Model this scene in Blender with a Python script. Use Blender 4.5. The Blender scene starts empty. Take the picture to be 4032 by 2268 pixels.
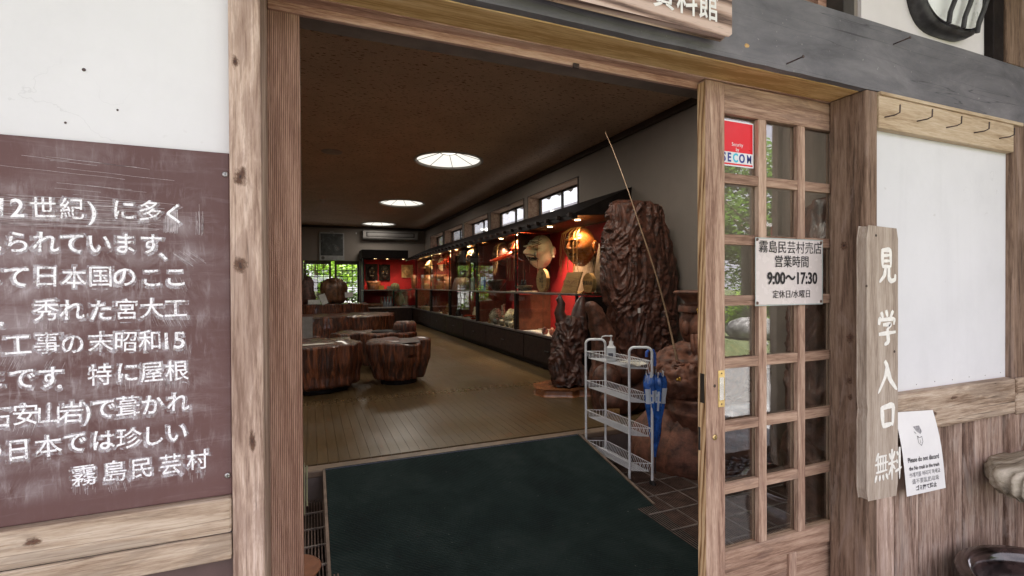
import bpy, bmesh, math, random
from mathutils import Vector, Matrix, noise, Euler
R_ = math.radians
random.seed(7)
S = bpy.context.scene
COL = S.collection

# ------------------------------------------------------------------ camera, sky, sun, exposure
cam = bpy.data.cameras.new('camera'); co = bpy.data.objects.new('camera', cam); COL.objects.link(co)
cam.sensor_width = 36.0; cam.lens = 17.267; cam.clip_start = 0.05; cam.clip_end = 500
yaw, pit, rol = R_(22.39046), R_(-0.41678), R_(-0.27963)
cy, sy, cp, sp, cr, sr = math.cos(yaw), math.sin(yaw), math.cos(pit), math.sin(pit), math.cos(rol), math.sin(rol)
rr = Vector((cy, -sy, 0)); ff = Vector((sy, cy, 0)); uu = Vector((0, 0, 1))
f2 = ff*cp + uu*sp; u2 = uu*cp - ff*sp
r3 = rr*cr + u2*sr; u3 = u2*cr - rr*sr
co.matrix_world = Matrix(((r3.x, u3.x, -f2.x, 0), (r3.y, u3.y, -f2.y, 0), (r3.z, u3.z, -f2.z, 1.30), (0, 0, 0, 1)))
S.camera = co

SUN_EL, SUN_AZ = 66.0, 24.0          # the sun stands high behind the building
w = bpy.data.worlds.new('World'); S.world = w; w.use_nodes = True
nt = w.node_tree; bg = nt.nodes['Background']
sky = nt.nodes.new('ShaderNodeTexSky'); sky.sky_type = 'NISHITA'; sky.sun_disc = False
sky.sun_elevation = R_(SUN_EL); sky.sun_rotation = R_(SUN_AZ); sky.air_density = 1.0; sky.dust_density = 2.5; sky.ozone_density = 1.0
# cloud cover added over the unseen sky to whiten its light
tcw = nt.nodes.new('ShaderNodeTexCoord'); cn = nt.nodes.new('ShaderNodeTexNoise'); cn.inputs['Scale'].default_value = 2.2; cn.inputs['Detail'].default_value = 7; cn.inputs['Roughness'].default_value = .6
nt.links.new(tcw.outputs['Generated'], cn.inputs['Vector']); crp = nt.nodes.new('ShaderNodeValToRGB'); crp.color_ramp.elements[0].position = .34; crp.color_ramp.elements[1].position = .56
crp.color_ramp.elements[0].color = (.35, .35, .35, 1); nt.links.new(cn.outputs['Fac'], crp.inputs[0])
cmx = nt.nodes.new('ShaderNodeMix'); cmx.data_type = 'RGBA'; nt.links.new(crp.outputs[0], cmx.inputs[0]); nt.links.new(sky.outputs[0], cmx.inputs[6]); cmx.inputs[7].default_value = (8.7, 8.25, 9.2, 1)
nt.links.new(cmx.outputs[2], bg.inputs[0]); bg.inputs[1].default_value = 0.05
sl = bpy.data.lights.new('sun', 'SUN'); so = bpy.data.objects.new('sun', sl); COL.objects.link(so)
sl.energy = 5.0; sl.angle = R_(0.53); sl.color = (1.0, 0.94, 0.91)
d = Vector((math.sin(R_(SUN_AZ))*math.cos(R_(SUN_EL)), math.cos(R_(SUN_AZ))*math.cos(R_(SUN_EL)), math.sin(R_(SUN_EL))))
so.rotation_euler = d.to_track_quat('Z', 'Y').to_euler()
S.view_settings.view_transform = 'Standard'; S.view_settings.look = 'None'
S.view_settings.exposure = 2.62; S.view_settings.gamma = 1.0; S.view_settings.use_curve_mapping = False
S.cycles.use_denoising = True
S.cycles.max_bounces = 8; S.cycles.diffuse_bounces = 5; S.cycles.glossy_bounces = 4; S.cycles.transparent_max_bounces = 16
S.cycles.sample_clamp_indirect = 6.0
S.cycles.caustics_reflective = False; S.cycles.caustics_refractive = False

# ------------------------------------------------------------------ object helpers
def tag(o, label=None, cat=None, group=None, kind=None):
    if label: o['label'] = label
    if cat: o['category'] = cat
    if group: o['group'] = group
    if kind: o['kind'] = kind
    return o
def thing(name, label, cat, loc=(0, 0, 0), rotz=0.0, group=None):
    o = bpy.data.objects.new(name, None); COL.objects.link(o)
    o.location = loc; o.rotation_euler = (0, 0, rotz); o.empty_display_size = .05
    return tag(o, label, cat, group)
def copy_tree(o, parent=None):
    c = o.copy(); COL.objects.link(c); c.parent = parent
    for ch in list(o.children): copy_tree(ch, c)
    return c
class MB:
    """collects shapes and links them as one mesh object"""
    def __init__(s): s.v = []; s.f = []; s.sm = []
    def add(s, v, f, smooth=False):
        n = len(s.v); s.v += [tuple(p) for p in v]; s.f += [tuple(i+n for i in q) for q in f]; s.sm += [smooth]*len(f); return s
    def box(s, a, b, M=None, j=0.0):
        (x0, y0, z0), (x1, y1, z1) = a, b
        v = [Vector((x, y, z)) for z in (z0, z1) for y in (y0, y1) for x in (x0, x1)]
        if j: v = [p+Vector([random.uniform(-j, j) for _ in range(3)]) for p in v]
        if M: v = [M @ p for p in v]
        return s.add(v, [(0, 2, 3, 1), (4, 5, 7, 6), (0, 1, 5, 4), (1, 3, 7, 5), (3, 2, 6, 7), (2, 0, 4, 6)])
    def tube(s, pts, r, n=8, caps=True, rs=None, smooth=True):
        pts = [Vector(p) for p in pts]; V = []; F = []
        m = len(pts); up = None
        for i, p in enumerate(pts):
            t = (pts[min(i+1, m-1)]-pts[max(i-1, 0)]).normalized()
            if up is None: up = t.orthogonal().normalized()
            up = (up - t*up.dot(t))
            up = up.normalized() if up.length > 1e-6 else t.orthogonal().normalized()
            q = t.cross(up)
            rad = rs[i] if rs else r
            V += [p+(up*math.cos(2*math.pi*k/n)+q*math.sin(2*math.pi*k/n))*rad for k in range(n)]
        for i in range(m-1):
            for k in range(n):
                F.append((i*n+k, i*n+(k+1) % n, (i+1)*n+(k+1) % n, (i+1)*n+k))
        s.add(V, F, smooth)
        if caps:
            s.add(V[:n], [tuple(range(n))[::-1]]); s.add(V[-n:], [tuple(range(n))])
        return s
    def lathe(s, prof, n=24, M=None, caps=True, smooth=True, sx=1, sy=1):
        V = []; F = []
        for r, z in prof:
            for k in range(n):
                a = 2*math.pi*k/n; V.append(Vector((r*math.cos(a)*sx, r*math.sin(a)*sy, z)))
        if M: V = [M @ p for p in V]
        for i in range(len(prof)-1):
            for k in range(n): F.append((i*n+k, i*n+(k+1) % n, (i+1)*n+(k+1) % n, (i+1)*n+k))
        s.add(V, F, smooth)
        if caps:
            if prof[0][0] > 1e-4: s.add(V[:n], [tuple(range(n))[::-1]])
            if prof[-1][0] > 1e-4: s.add(V[-n:], [tuple(range(n))])
        return s
    def prism(s, poly, h0, h1, plane='xz'):
        """poly of 2-d points counter-clockwise seen from -y for 'xz' (extruded along y) or from above for 'xy' (along z)"""
        n = len(poly)
        if plane == 'xz': V = [Vector((a, h0, b)) for a, b in poly]+[Vector((a, h1, b)) for a, b in poly]
        elif plane == 'xy': V = [Vector((a, b, h0)) for a, b in poly]+[Vector((a, b, h1)) for a, b in poly]
        else: V = [Vector((h0, a, b)) for a, b in poly]+[Vector((h1, a, b)) for a, b in poly]
        F = [tuple(range(n)), tuple(range(2*n-1, n-1, -1))]+[(i, (i+1) % n+0, (i+1) % n+n, i+n) for i in range(n)]
        return s.add(V, F)
    def sphere(s, c, r, n=16, m=10):
        c = Vector(c)
        if not hasattr(r, '__len__'): r = (r, r, r)
        V = [c+Vector((0, 0, r[2]))]; F = []
        for i in range(1, m):
            t = math.pi*i/m
            V += [c+Vector((r[0]*math.sin(t)*math.cos(2*math.pi*k/n), r[1]*math.sin(t)*math.sin(2*math.pi*k/n), r[2]*math.cos(t))) for k in range(n)]
        V.append(c-Vector((0, 0, r[2])))
        for k in range(n):
            F.append((0, 1+k, 1+(k+1) % n)); F.append((len(V)-1, 1+(m-2)*n+(k+1) % n, 1+(m-2)*n+k))
        for i in range(m-2):
            for k in range(n): F.append((1+i*n+k, 1+(i+1)*n+k, 1+(i+1)*n+(k+1) % n, 1+i*n+(k+1) % n))
        return s.add(V, F, True)
    def ribbon(s, pts, ws, y, thick=0.0):
        """brush stroke: flat ribbon in the plane y, points (x, z), width list; round ends"""
        V = []; m = len(pts)
        P = [Vector((a, b)) for a, b in pts]
        L = []; Rr = []
        for i, p in enumerate(P):
            t = (P[min(i+1, m-1)]-P[max(i-1, 0)]); t = t.normalized() if t.length > 0 else Vector((1, 0))
            nrm = Vector((-t.y, t.x)); wv = ws[i]/2 if hasattr(ws, '__len__') else ws/2
            if i == 0: p = p - t*wv*.3
            if i == m-1: p = p + t*wv*.3
            L.append(p+nrm*wv); Rr.append(p-nrm*wv)
        n0 = len(L)
        V = [(p.x, y, p.y) for p in L]+[(p.x, y, p.y) for p in Rr]
        F = [(i+1, i, n0+i, n0+i+1) for i in range(m-1)]
        return s.add(V, F)
    def build(s, name, mat, parent=None, bevel=0.0, seg=2, loc=None, kind=None, label=None, subsurf=0):
        me = bpy.data.meshes.new(name); me.from_pydata([tuple(p) for p in s.v], [], s.f); me.update()
        me.polygons.foreach_set('use_smooth', s.sm)
        if isinstance(mat, (list, tuple)):
            for q in mat: me.materials.append(q)
        elif mat: me.materials.append(mat)
        o = bpy.data.objects.new(name, me); COL.objects.link(o)
        if parent: o.parent = parent
        if loc: o.location = loc
        if bevel:
            b = o.modifiers.new('bevel', 'BEVEL'); b.width = bevel; b.segments = seg; b.limit_method = 'ANGLE'; b.angle_limit = R_(40)
        if subsurf:
            b = o.modifiers.new('sub', 'SUBSURF'); b.levels = subsurf; b.render_levels = subsurf
        if kind: o['kind'] = kind
        if label: o['label'] = label
        return o
def grid_surface(fn, nu, nv, closed_u=False):
    """fn(u, v) -> point for u, v in 0..1"""
    V = []; F = []
    NU = nu if closed_u else nu+1
    for j in range(nv+1):
        for i in range(NU):
            V.append(fn(i/nu, j/nv))
    for j in range(nv):
        for i in range(nu):
            a = j*NU+i; b = j*NU+(i+1) % NU if closed_u else j*NU+i+1
            F.append((a, b, b+NU, a+NU))
    return V, F
def interp(tab, t):
    if t <= tab[0][0]: return tab[0][1]
    for (a, p), (b, q) in zip(tab, tab[1:]):
        if t <= b:
            k = (t-a)/(b-a); k = k*k*(3-2*k); return p+(q-p)*k
    return tab[-1][1]

# ------------------------------------------------------------------ materials
MATS = {}
def newmat(name):
    m = bpy.data.materials.new(name); m.use_nodes = True
    return m, m.node_tree, m.node_tree.nodes['Principled BSDF']
def N(nt, t, **kw):
    n = nt.nodes.new(t)
    for k, v in kw.items(): setattr(n, k, v)
    return n
def L(nt, a, b): nt.links.new(a, b)
def ramp(nt, src, stops, interp_='LINEAR'):
    r = N(nt, 'ShaderNodeValToRGB'); r.color_ramp.interpolation = interp_
    e = r.color_ramp.elements
    while len(e) < len(stops): e.new(.5)
    for el, (p, c) in zip(e, stops):
        el.position = p; el.color = (*c, 1) if len(c) == 3 else c
    L(nt, src, r.inputs[0]); return r.outputs[0]
def coords(nt, scale=(1, 1, 1), rnd=True, kind='Object'):
    tc = N(nt, 'ShaderNodeTexCoord'); mp = N(nt, 'ShaderNodeMapping'); mp.inputs['Scale'].default_value = scale
    src = tc.outputs[kind]
    if rnd:
        oi = N(nt, 'ShaderNodeObjectInfo'); ml = N(nt, 'ShaderNodeMath', operation='MULTIPLY'); ml.inputs[1].default_value = 37.0
        L(nt, oi.outputs['Random'], ml.inputs[0])
        va = N(nt, 'ShaderNodeVectorMath', operation='ADD'); L(nt, src, va.inputs[0]); L(nt, ml.outputs[0], va.inputs[1]); src = va.outputs[0]
    L(nt, src, mp.inputs[0]); return mp.outputs[0]
def noise_(nt, vec, scale, detail=5, rough=.55, dist=0.0):
    n = N(nt, 'ShaderNodeTexNoise'); n.inputs['Scale'].default_value = scale; n.inputs['Detail'].default_value = detail
    n.inputs['Roughness'].default_value = rough; n.inputs['Distortion'].default_value = dist
    L(nt, vec, n.inputs['Vector']); return n.outputs['Fac']
def mixc(nt, f, a, b, mode='MIX'):
    m = N(nt, 'ShaderNodeMix', data_type='RGBA', blend_type=mode)
    if hasattr(f, 'is_output'): L(nt, f, m.inputs[0])
    else: m.inputs[0].default_value = f
    for x, i in ((a, 6), (b, 7)):
        if hasattr(x, 'is_output'): L(nt, x, m.inputs[i])
        else: m.inputs[i].default_value = (*x, 1)
    return m.outputs[2]
def math_(nt, op, a, b=None, clamp=False):
    m = N(nt, 'ShaderNodeMath', operation=op); m.use_clamp = clamp
    for x, i in ((a, 0), (b, 1)):
        if x is None: continue
        if hasattr(x, 'is_output'): L(nt, x, m.inputs[i])
        else: m.inputs[i].default_value = x
    return m.outputs[0]
def bump(nt, bs, h, strength=.3, dist=.002):
    b = N(nt, 'ShaderNodeBump'); b.inputs['Strength'].default_value = strength; b.inputs['Distance'].default_value = dist
    L(nt, h, b.inputs['Height']); L(nt, b.outputs[0], bs.inputs['Normal'])
def plain(name, c, rough=.5, metal=0.0, var=.12, scale=12, bmp=.1, spec=.5, bdist=.001, coat=0):
    if name in MATS: return MATS[name]
    m, nt, bs = newmat(name); v = coords(nt)
    n = noise_(nt, v, scale, 6, .6)
    c0 = tuple(max(0, x*(1-var*2)) for x in c); c1 = tuple(min(1, x*(1+var*1.4)) for x in c)
    L(nt, ramp(nt, n, [(.3, c0), (.7, c1)]), bs.inputs['Base Color'])
    L(nt, ramp(nt, noise_(nt, v, scale*2.3, 4), [(.2, (max(0, rough-.1),)*3), (.8, (min(1, rough+.1),)*3)]), bs.inputs['Roughness'])
    bs.inputs['Metallic'].default_value = metal; bs.inputs['Specular IOR Level'].default_value = spec
    if coat: bs.inputs['Coat Weight'].default_value = coat; bs.inputs['Coat Roughness'].default_value = .08
    if bmp: bump(nt, bs, noise_(nt, v, scale*6, 4), bmp, bdist)
    MATS[name] = m; return m
def wood(name, cd, cm, cl, axis=2, rough=.75, grain=1.0, fine=1.0, bmp=.35, knots=.0, wear=.0, wearc=(.5, .45, .4), spec=.3, stripes=0.0, crack=.0, coat=0, ribs=0):
    """cd/cm/cl: dark, middle and light colour; axis: which object axis the grain runs along"""
    if name in MATS: return MATS[name]
    m, nt, bs = newmat(name)
    sc = [1.0, 1.0, 1.0]; sc[axis] = .07
    base = coords(nt)
    def mapped(s):
        mp = N(nt, 'ShaderNodeMapping'); mp.inputs['Scale'].default_value = s; L(nt, base, mp.inputs[0]); return mp.outputs[0]
    v = mapped(tuple(sc))
    broad = noise_(nt, v, 26*grain, 5, .6, .5)
    finen = noise_(nt, v, 260*fine, 5, .7)
    # growth rings: a warped band pattern
    wv = N(nt, 'ShaderNodeTexWave', wave_type='BANDS', bands_direction='DIAGONAL'); wv.inputs['Scale'].default_value = 26*grain
    wv.inputs['Distortion'].default_value = 5; wv.inputs['Detail'].default_value = 3; wv.inputs['Detail Scale'].default_value = 1.2
    L(nt, v, wv.inputs['Vector'])
    h = math_(nt, 'ADD', math_(nt, 'MULTIPLY', broad, .5), math_(nt, 'ADD', math_(nt, 'MULTIPLY', finen, .45), math_(nt, 'MULTIPLY', wv.outputs['Fac'], .05+stripes)))
    if ribs:
        rw_ = N(nt, 'ShaderNodeTexWave', wave_type='BANDS', bands_direction='X'); rw_.inputs['Scale'].default_value = ribs; rw_.inputs['Distortion'].default_value = 1.1; rw_.inputs['Detail'].default_value = 2; rw_.inputs['Detail Scale'].default_value = .3; L(nt, v, rw_.inputs['Vector'])
        h = math_(nt, 'ADD', math_(nt, 'MULTIPLY', h, .8), math_(nt, 'MULTIPLY', rw_.outputs['Fac'], .17))
    # short dark pores
    pm = [60.0, 60.0, 60.0]; pm[axis] = 3.0
    pores = ramp(nt, noise_(nt, mapped(tuple(pm)), 9, 2, .5), [(.60, (0, 0, 0)), (.68, (1, 1, 1))])
    c = ramp(nt, h, [(.40, cd), (.50+stripes*.4, cm), (.61+stripes*.6, cl)])
    c = mixc(nt, math_(nt, 'MULTIPLY', pores, .32), c, tuple(x*.7 for x in cd))
    if knots:
        kv = [1.0, 1.0, 1.0]; kv[axis] = .55
        vo = N(nt, 'ShaderNodeTexVoronoi'); vo.inputs['Scale'].default_value = knots; L(nt, mapped(tuple(kv)), vo.inputs['Vector'])
        kd = math_(nt, 'ADD', vo.outputs['Distance'], math_(nt, 'MULTIPLY', noise_(nt, base, 30, 3), .06))
        kf = ramp(nt, kd, [(.08, (1, 1, 1)), (.12, (.35, .35, .35)), (.24, (0, 0, 0))])
        c = mixc(nt, kf, c, tuple(x*.35 for x in cd))
    if wear:
        wn = noise_(nt, mapped(tuple(1 if i != axis else .25 for i in range(3))), 11, 6, .7, 1.0)
        wf = ramp(nt, wn, [(.62-wear*.2, (0, 0, 0)), (.66-wear*.15, (.8, .8, .8))])
        c = mixc(nt, math_(nt, 'MULTIPLY', wf, .55), c, wearc)
    if crack:
        cn = noise_(nt, mapped(tuple(1 if i != axis else .02 for i in range(3))), 28, 2, .5)
        cf = ramp(nt, cn, [(.495, (0, 0, 0)), (.5, (1, 1, 1)), (.505, (0, 0, 0))])
        c = mixc(nt, math_(nt, 'MULTIPLY', cf, crack), c, tuple(x*.3 for x in cd))
    L(nt, c, bs.inputs['Base Color'])
    L(nt, ramp(nt, finen, [(.2, (rough-.08,)*3), (.8, (min(1, rough+.1),)*3)]), bs.inputs['Roughness'])
    bs.inputs['Specular IOR Level'].default_value = spec
    if coat: bs.inputs['Coat Weight'].default_value = coat; bs.inputs['Coat Roughness'].default_value = .12
    bump(nt, bs, h, bmp, .003)
    MATS[name] = m; return m
def plaster(name, c, sc=60, b=.25, var=.05):
    if name in MATS: return MATS[name]
    m, nt, bs = newmat(name); v = coords(nt, rnd=False)
    n = noise_(nt, v, 1.6, 6, .6); n2 = noise_(nt, v, sc, 5, .7)
    col = ramp(nt, n, [(.3, tuple(x*(1-var*2) for x in c)), (.7, c)])
    sp_ = ramp(nt, noise_(nt, v, 24, 2), [(.74, (0, 0, 0)), (.79, (1, 1, 1))])
    col = mixc(nt, math_(nt, 'MULTIPLY', sp_, .18), col, (.25, .2, .16))
    st = N(nt, 'ShaderNodeMapping'); st.inputs['Scale'].default_value = (9, 9, .7); L(nt, v, st.inputs[0])
    sf = ramp(nt, noise_(nt, st.outputs[0], 1.5, 5, .6), [(.55, (0, 0, 0)), (.8, (1, 1, 1))])
    col = mixc(nt, math_(nt, 'MULTIPLY', sf, .12), col, tuple(x*.6 for x in c))
    vn = N(nt, 'ShaderNodeTexVoronoi', feature='DISTANCE_TO_EDGE'); vn.inputs['Scale'].default_value = 2.2
    wa = N(nt, 'ShaderNodeVectorMath', operation='ADD'); L(nt, v, wa.inputs[0]); nn_ = N(nt, 'ShaderNodeTexNoise'); nn_.inputs['Scale'].default_value = 5; nn_.inputs['Detail'].default_value = 6; L(nt, v, nn_.inputs['Vector']); L(nt, nn_.outputs['Color'], wa.inputs[1]); L(nt, wa.outputs[0], vn.inputs['Vector'])
    hk = math_(nt, 'MULTIPLY', ramp(nt, vn.outputs['Distance'], [(.0, (1, 1, 1)), (.006, (0, 0, 0))]), ramp(nt, noise_(nt, v, 1.3, 2), [(.52, (0, 0, 0)), (.58, (1, 1, 1))]))
    col = mixc(nt, math_(nt, 'MULTIPLY', hk, .22), col, tuple(x*.45 for x in c))
    gm_ = ramp(nt, noise_(nt, v, 5.5, 9, .72), [(.46, (0, 0, 0)), (.68, (1, 1, 1))]); col = mixc(nt, math_(nt, 'MULTIPLY', gm_, .16), col, tuple(x*.72 for x in c))
    L(nt, col, bs.inputs['Base Color']); bs.inputs['Roughness'].default_value = .92; bs.inputs['Specular IOR Level'].default_value = .2
    bump(nt, bs, n2, b, .002); MATS[name] = m; return m
def emit(name, c, s, base=(.8, .8, .8)):
    m, nt, bs = newmat(name); bs.inputs['Base Color'].default_value = (*base, 1)
    bs.inputs['Emission Color'].default_value = (*c, 1); bs.inputs['Emission Strength'].default_value = s; return m
def glass(name, tint=(.96, .98, .97), boost=1.0):
    m, nt, bs = newmat(name); nt.nodes.remove(bs)
    out = nt.nodes['Material Output']; tr = N(nt, 'ShaderNodeBsdfTransparent'); tr.inputs[0].default_value = (*tint, 1)
    gl = N(nt, 'ShaderNodeBsdfGlossy'); gl.inputs['Roughness'].default_value = .004
    v = coords(nt); b = N(nt, 'ShaderNodeBump'); b.inputs['Strength'].default_value = .02; b.inputs['Distance'].default_value = .01
    L(nt, noise_(nt, v, 2.0, 2), b.inputs['Height']); L(nt, b.outputs[0], gl.inputs['Normal'])
    lw_ = N(nt, 'ShaderNodeLayerWeight'); lw_.inputs[0].default_value = .5   # Schlick reflectance, the same from both sides
    fr = math_(nt, 'ADD', math_(nt, 'MULTIPLY', math_(nt, 'POWER', lw_.outputs['Facing'], 5.0), .957), .043)
    mx = N(nt, 'ShaderNodeMixShader'); L(nt, math_(nt, 'MULTIPLY', fr, boost, True), mx.inputs[0]); L(nt, tr.outputs[0], mx.inputs[1]); L(nt, gl.outputs[0], mx.inputs[2])
    L(nt, mx.outputs[0], out.inputs[0]); return m

def text_mesh(s, size, mat, name='lettering', parent=None, loc=(0, 0, 0), rot=(math.pi/2, 0, 0), bold=0.0, align='CENTER', sx=1.0, shear=0.0, spacing=1.0, tilt=0.0, extr=.0002):
    cu = bpy.data.curves.new('t', 'FONT'); cu.body = s; cu.size = size; cu.align_x = align; cu.align_y = 'CENTER'; cu.offset = bold
    cu.extrude = extr; cu.space_character = spacing; cu.shear = shear; cu.resolution_u = 3
    ob = bpy.data.objects.new('t', cu); COL.objects.link(ob)
    dg = bpy.context.evaluated_depsgraph_get(); me = bpy.data.meshes.new_from_object(ob.evaluated_get(dg))
    bpy.data.objects.remove(ob); bpy.data.curves.remove(cu)
    me.transform(Matrix.Scale(sx, 4, (1, 0, 0)))
    me.transform(Matrix.Rotation(tilt, 4, 'Z'))
    me.materials.clear(); me.materials.append(mat)
    o = bpy.data.objects.new(name, me); COL.objects.link(o); o.location = loc; o.rotation_euler = rot
    if parent: o.parent = parent
    return o
def join(objs, name, parent=None, kind=None):
    """merge several mesh objects (identity parents) into one, without operators"""
    V = []; F = []; mats = []; MI = []
    for o in objs:
        M = Matrix.LocRotScale(o.location, o.rotation_euler, o.scale)
        n = len(V); V += [tuple(M @ v.co) for v in o.data.vertices]
        for p in o.data.polygons:
            F.append(tuple(i+n for i in p.vertices))
            mt = o.data.materials[p.material_index] if o.data.materials else None
            if mt not in mats: mats.append(mt)
            MI.append(mats.index(mt))
        bpy.data.objects.remove(o)
    me = bpy.data.meshes.new(name); me.from_pydata(V, [], F); me.update()
    for m in mats: me.materials.append(m)
    me.polygons.foreach_set('material_index', MI)
    o = bpy.data.objects.new(name, me); COL.objects.link(o)
    if parent: o.parent = parent
    if kind: o['kind'] = kind
    return o

# wood kinds
W_post = wood('weathered_post_wood', (.20, .125, .09), (.46, .335, .262), (.66, .525, .44), 2, .8, .8, .7, .7, knots=2.6, wear=.8, wearc=(.24, .155, .12), crack=.6)
W_rail = wood('weathered_rail_wood', (.20, .13, .085), (.41, .31, .225), (.56, .46, .36), 0, .8, .6, .7, .7, knots=2.0, wear=.6, wearc=(.22, .17, .13), crack=.8)
W_stile = wood('ribbed_cedar', (.15, .075, .05), (.31, .175, .122), (.46, .295, .22), 2, .7, .7, .8, 1.0, ribs=85)
W_door_v = wood('door_cedar_upright', (.20, .11, .075), (.40, .262, .188), (.56, .41, .31), 2, .62, .8, .8, .4, knots=.8, crack=.35, wear=.35, wearc=(.24, .15, .11))
W_door_h = wood('door_cedar_cross', (.165, .09, .06), (.325, .205, .142), (.47, .325, .235), 0, .62, .8, .8, .4, crack=.35, wear=.3, wearc=(.20, .13, .10))
W_rpost = wood('dark_post_wood', (.08, .048, .032), (.185, .118, .080), (.29, .20, .145), 2, .75, .9, .7, .6, knots=2.4, wear=.4, wearc=(.30, .22, .18), crack=.5)
W_tan = wood('tan_lintel_wood', (.40, .23, .08), (.60, .385, .17), (.70, .50, .28), 0, .7, .6, .8, .15)
W_pink = wood('track_cedar', (.26, .13, .09), (.48, .29, .215), (.62, .43, .34), 0, .55, .8, 1.2, .3)
W_hook = wood('hook_board_wood', (.33, .23, .14), (.50, .38, .255), (.60, .49, .36), 0, .8, .5, .8, .2, wear=.3, wearc=(.36, .27, .18))
W_wains = wood('weathered_wainscot_wood', (.11, .066, .048), (.27, .18, .135), (.48, .37, .30), 2, .85, .9, .9, .5, wear=.5, wearc=(.40, .33, .28), knots=1.2)
W_sign = wood('grey_plank_wood', (.26, .20, .155), (.40, .33, .265), (.50, .43, .36), 2, .8, .5, 1, .25, knots=1.3, crack=.25)
W_board = wood('signboard_grain', (.05, .028, .022), (.42, .29, .23), (.60, .46, .39), 0, .7, .55, .6, .5, stripes=.45)
W_edge = wood('end_grain_pine', (.12, .055, .022), (.46, .28, .14), (.62, .43, .25), 2, .7, 1.6, 1, .5, stripes=.35)
W_dark = plain('dark_lacquered_wood', (.012, .008, .007), .6, var=.3, spec=.2)
W_base = plain('brown_cabinet_wood', (.024, .012, .009), .6, var=.25, spec=.25)
W_case = plain('red_brown_case_lining', (.15, .05, .03), .45, var=.2)
M_char = None
def charcoal():
    m, nt, bs = newmat('charcoal_painted_wood'); v = coords(nt, rnd=False)
    mp = N(nt, 'ShaderNodeMapping'); mp.inputs['Scale'].default_value = (.35, 1, 1); L(nt, v, mp.inputs[0])
    a = noise_(nt, mp.outputs[0], 9, 7, .68, .5); b = noise_(nt, v, 55, 5, .7)
    c = ramp(nt, a, [(.28, (.085, .083, .092)), (.5, (.15, .146, .158)), (.72, (.23, .22, .232))])
    pk = ramp(nt, noise_(nt, v, 70, 2, .5), [(.70, (0, 0, 0)), (.74, (1, 1, 1))])
    c = mixc(nt, math_(nt, 'MULTIPLY', pk, .35), c, (.45, .43, .42))
    ml = N(nt, 'ShaderNodeMapping'); ml.inputs['Scale'].default_value = (.03, 1, 1); L(nt, v, ml.inputs[0])
    cf = ramp(nt, noise_(nt, ml.outputs[0], 16, 3, .5), [(.496, (0, 0, 0)), (.5, (1, 1, 1)), (.504, (0, 0, 0))])
    c = mixc(nt, math_(nt, 'MULTIPLY', cf, .7), c, (.03, .03, .035))
    L(nt, c, bs.inputs['Base Color']); bs.inputs['Roughness'].default_value = .6; bs.inputs['Specular IOR Level'].default_value = .35
    bump(nt, bs, math_(nt, 'ADD', a, math_(nt, 'MULTIPLY', b, .4)), .35, .003); return m
M_char = charcoal()
M_white = plaster('white_wall_plaster', (.745, .745, .755))
M_white_rough = plaster('rough_white_plaster', (.78, .74, .75), 45, .7)
M_grey = plaster('grey_interior_plaster', (.26, .225, .20), 40, .2)
M_steel = plain('dull_steel', (.42, .41, .40), .4, 1.0, .1)
M_iron = plain('black_iron', (.035, .033, .034), .5, .2, .35, 30, .4)
M_rust = plain('rusty_nail_iron', (.085, .06, .055), .6, .4, .3, 60)
M_brass = plain('brass', (.65, .48, .22), .35, 1.0, .12, 40)
M_gold = plain('gold_crest', (.85, .55, .12), .28, 1.0, .1, 60)
M_wht_paint = plain('white_lettering_paint', (.80, .79, .76), .7, var=.06, scale=60)
M_ink = plain('black_ink', (.012, .010, .012), .6, var=.2, scale=80)
M_paper = plain('white_paper', (.78, .77, .755), .8, var=.03, scale=8, bmp=.15, bdist=.004)
M_card = plain('cream_card', (.62, .58, .50), .8, var=.05)
M_glass = glass('door_glass', boost=3.0); M_cglass = glass('showcase_glass', (.95, .97, .96), .75)

def knot_mat():
    m, nt, bs = newmat('knot_wood'); tc = N(nt, 'ShaderNodeTexCoord'); out = nt.nodes['Material Output']
    ml = N(nt, 'ShaderNodeVectorMath', operation='LENGTH'); nz = noise_(nt, coords(nt), 1.6, 5, .65)
    L(nt, tc.outputs['Object'], ml.inputs[0])
    d_ = math_(nt, 'ADD', math_(nt, 'MULTIPLY', ml.outputs['Value'], 1.0), math_(nt, 'MULTIPLY', math_(nt, 'SUBTRACT', nz, .5), 1.5))
    rings = math_(nt, 'SINE', math_(nt, 'MULTIPLY', d_, 34.0))
    c = ramp(nt, d_, [(0, (.02, .010, .006)), (.25, (.10, .045, .025)), (.55, (.22, .12, .075)), (.9, (.30, .19, .13))])
    c = mixc(nt, math_(nt, 'MULTIPLY', math_(nt, 'ADD', rings, 1.0), .12), c, (.06, .03, .018)); L(nt, c, bs.inputs['Base Color']); bs.inputs['Roughness'].default_value = .7
    a = ramp(nt, d_, [(.25, (1, 1, 1)), (.80, (0, 0, 0))]); tr = N(nt, 'ShaderNodeBsdfTransparent'); mx = N(nt, 'ShaderNodeMixShader')
    L(nt, a, mx.inputs[0]); L(nt, tr.outputs[0], mx.inputs[1]); L(nt, bs.outputs[0], mx.inputs[2]); L(nt, mx.outputs[0], out.inputs[0]); return m
M_knot = knot_mat()
def knot(x, y, z, rx, rz, parent, side='front'):
    n = 20; V = [(0, 0, 0)]+[(math.cos(2*math.pi*k/n), 0, math.sin(2*math.pi*k/n)) for k in range(n)]
    o = MB().add(V, [(0, 1+(k+1) % n, 1+k) for k in range(n)]).build('knot', M_knot, parent, loc=(x, y, z)); o.scale = (rx, 1, rz)
    if side != 'front': o.rotation_euler = (0, 0, -math.pi/2)
    return o
M_oldbrass = plain('tarnished_brass', (.20, .19, .12), .45, .8, .2, 40)

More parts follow.
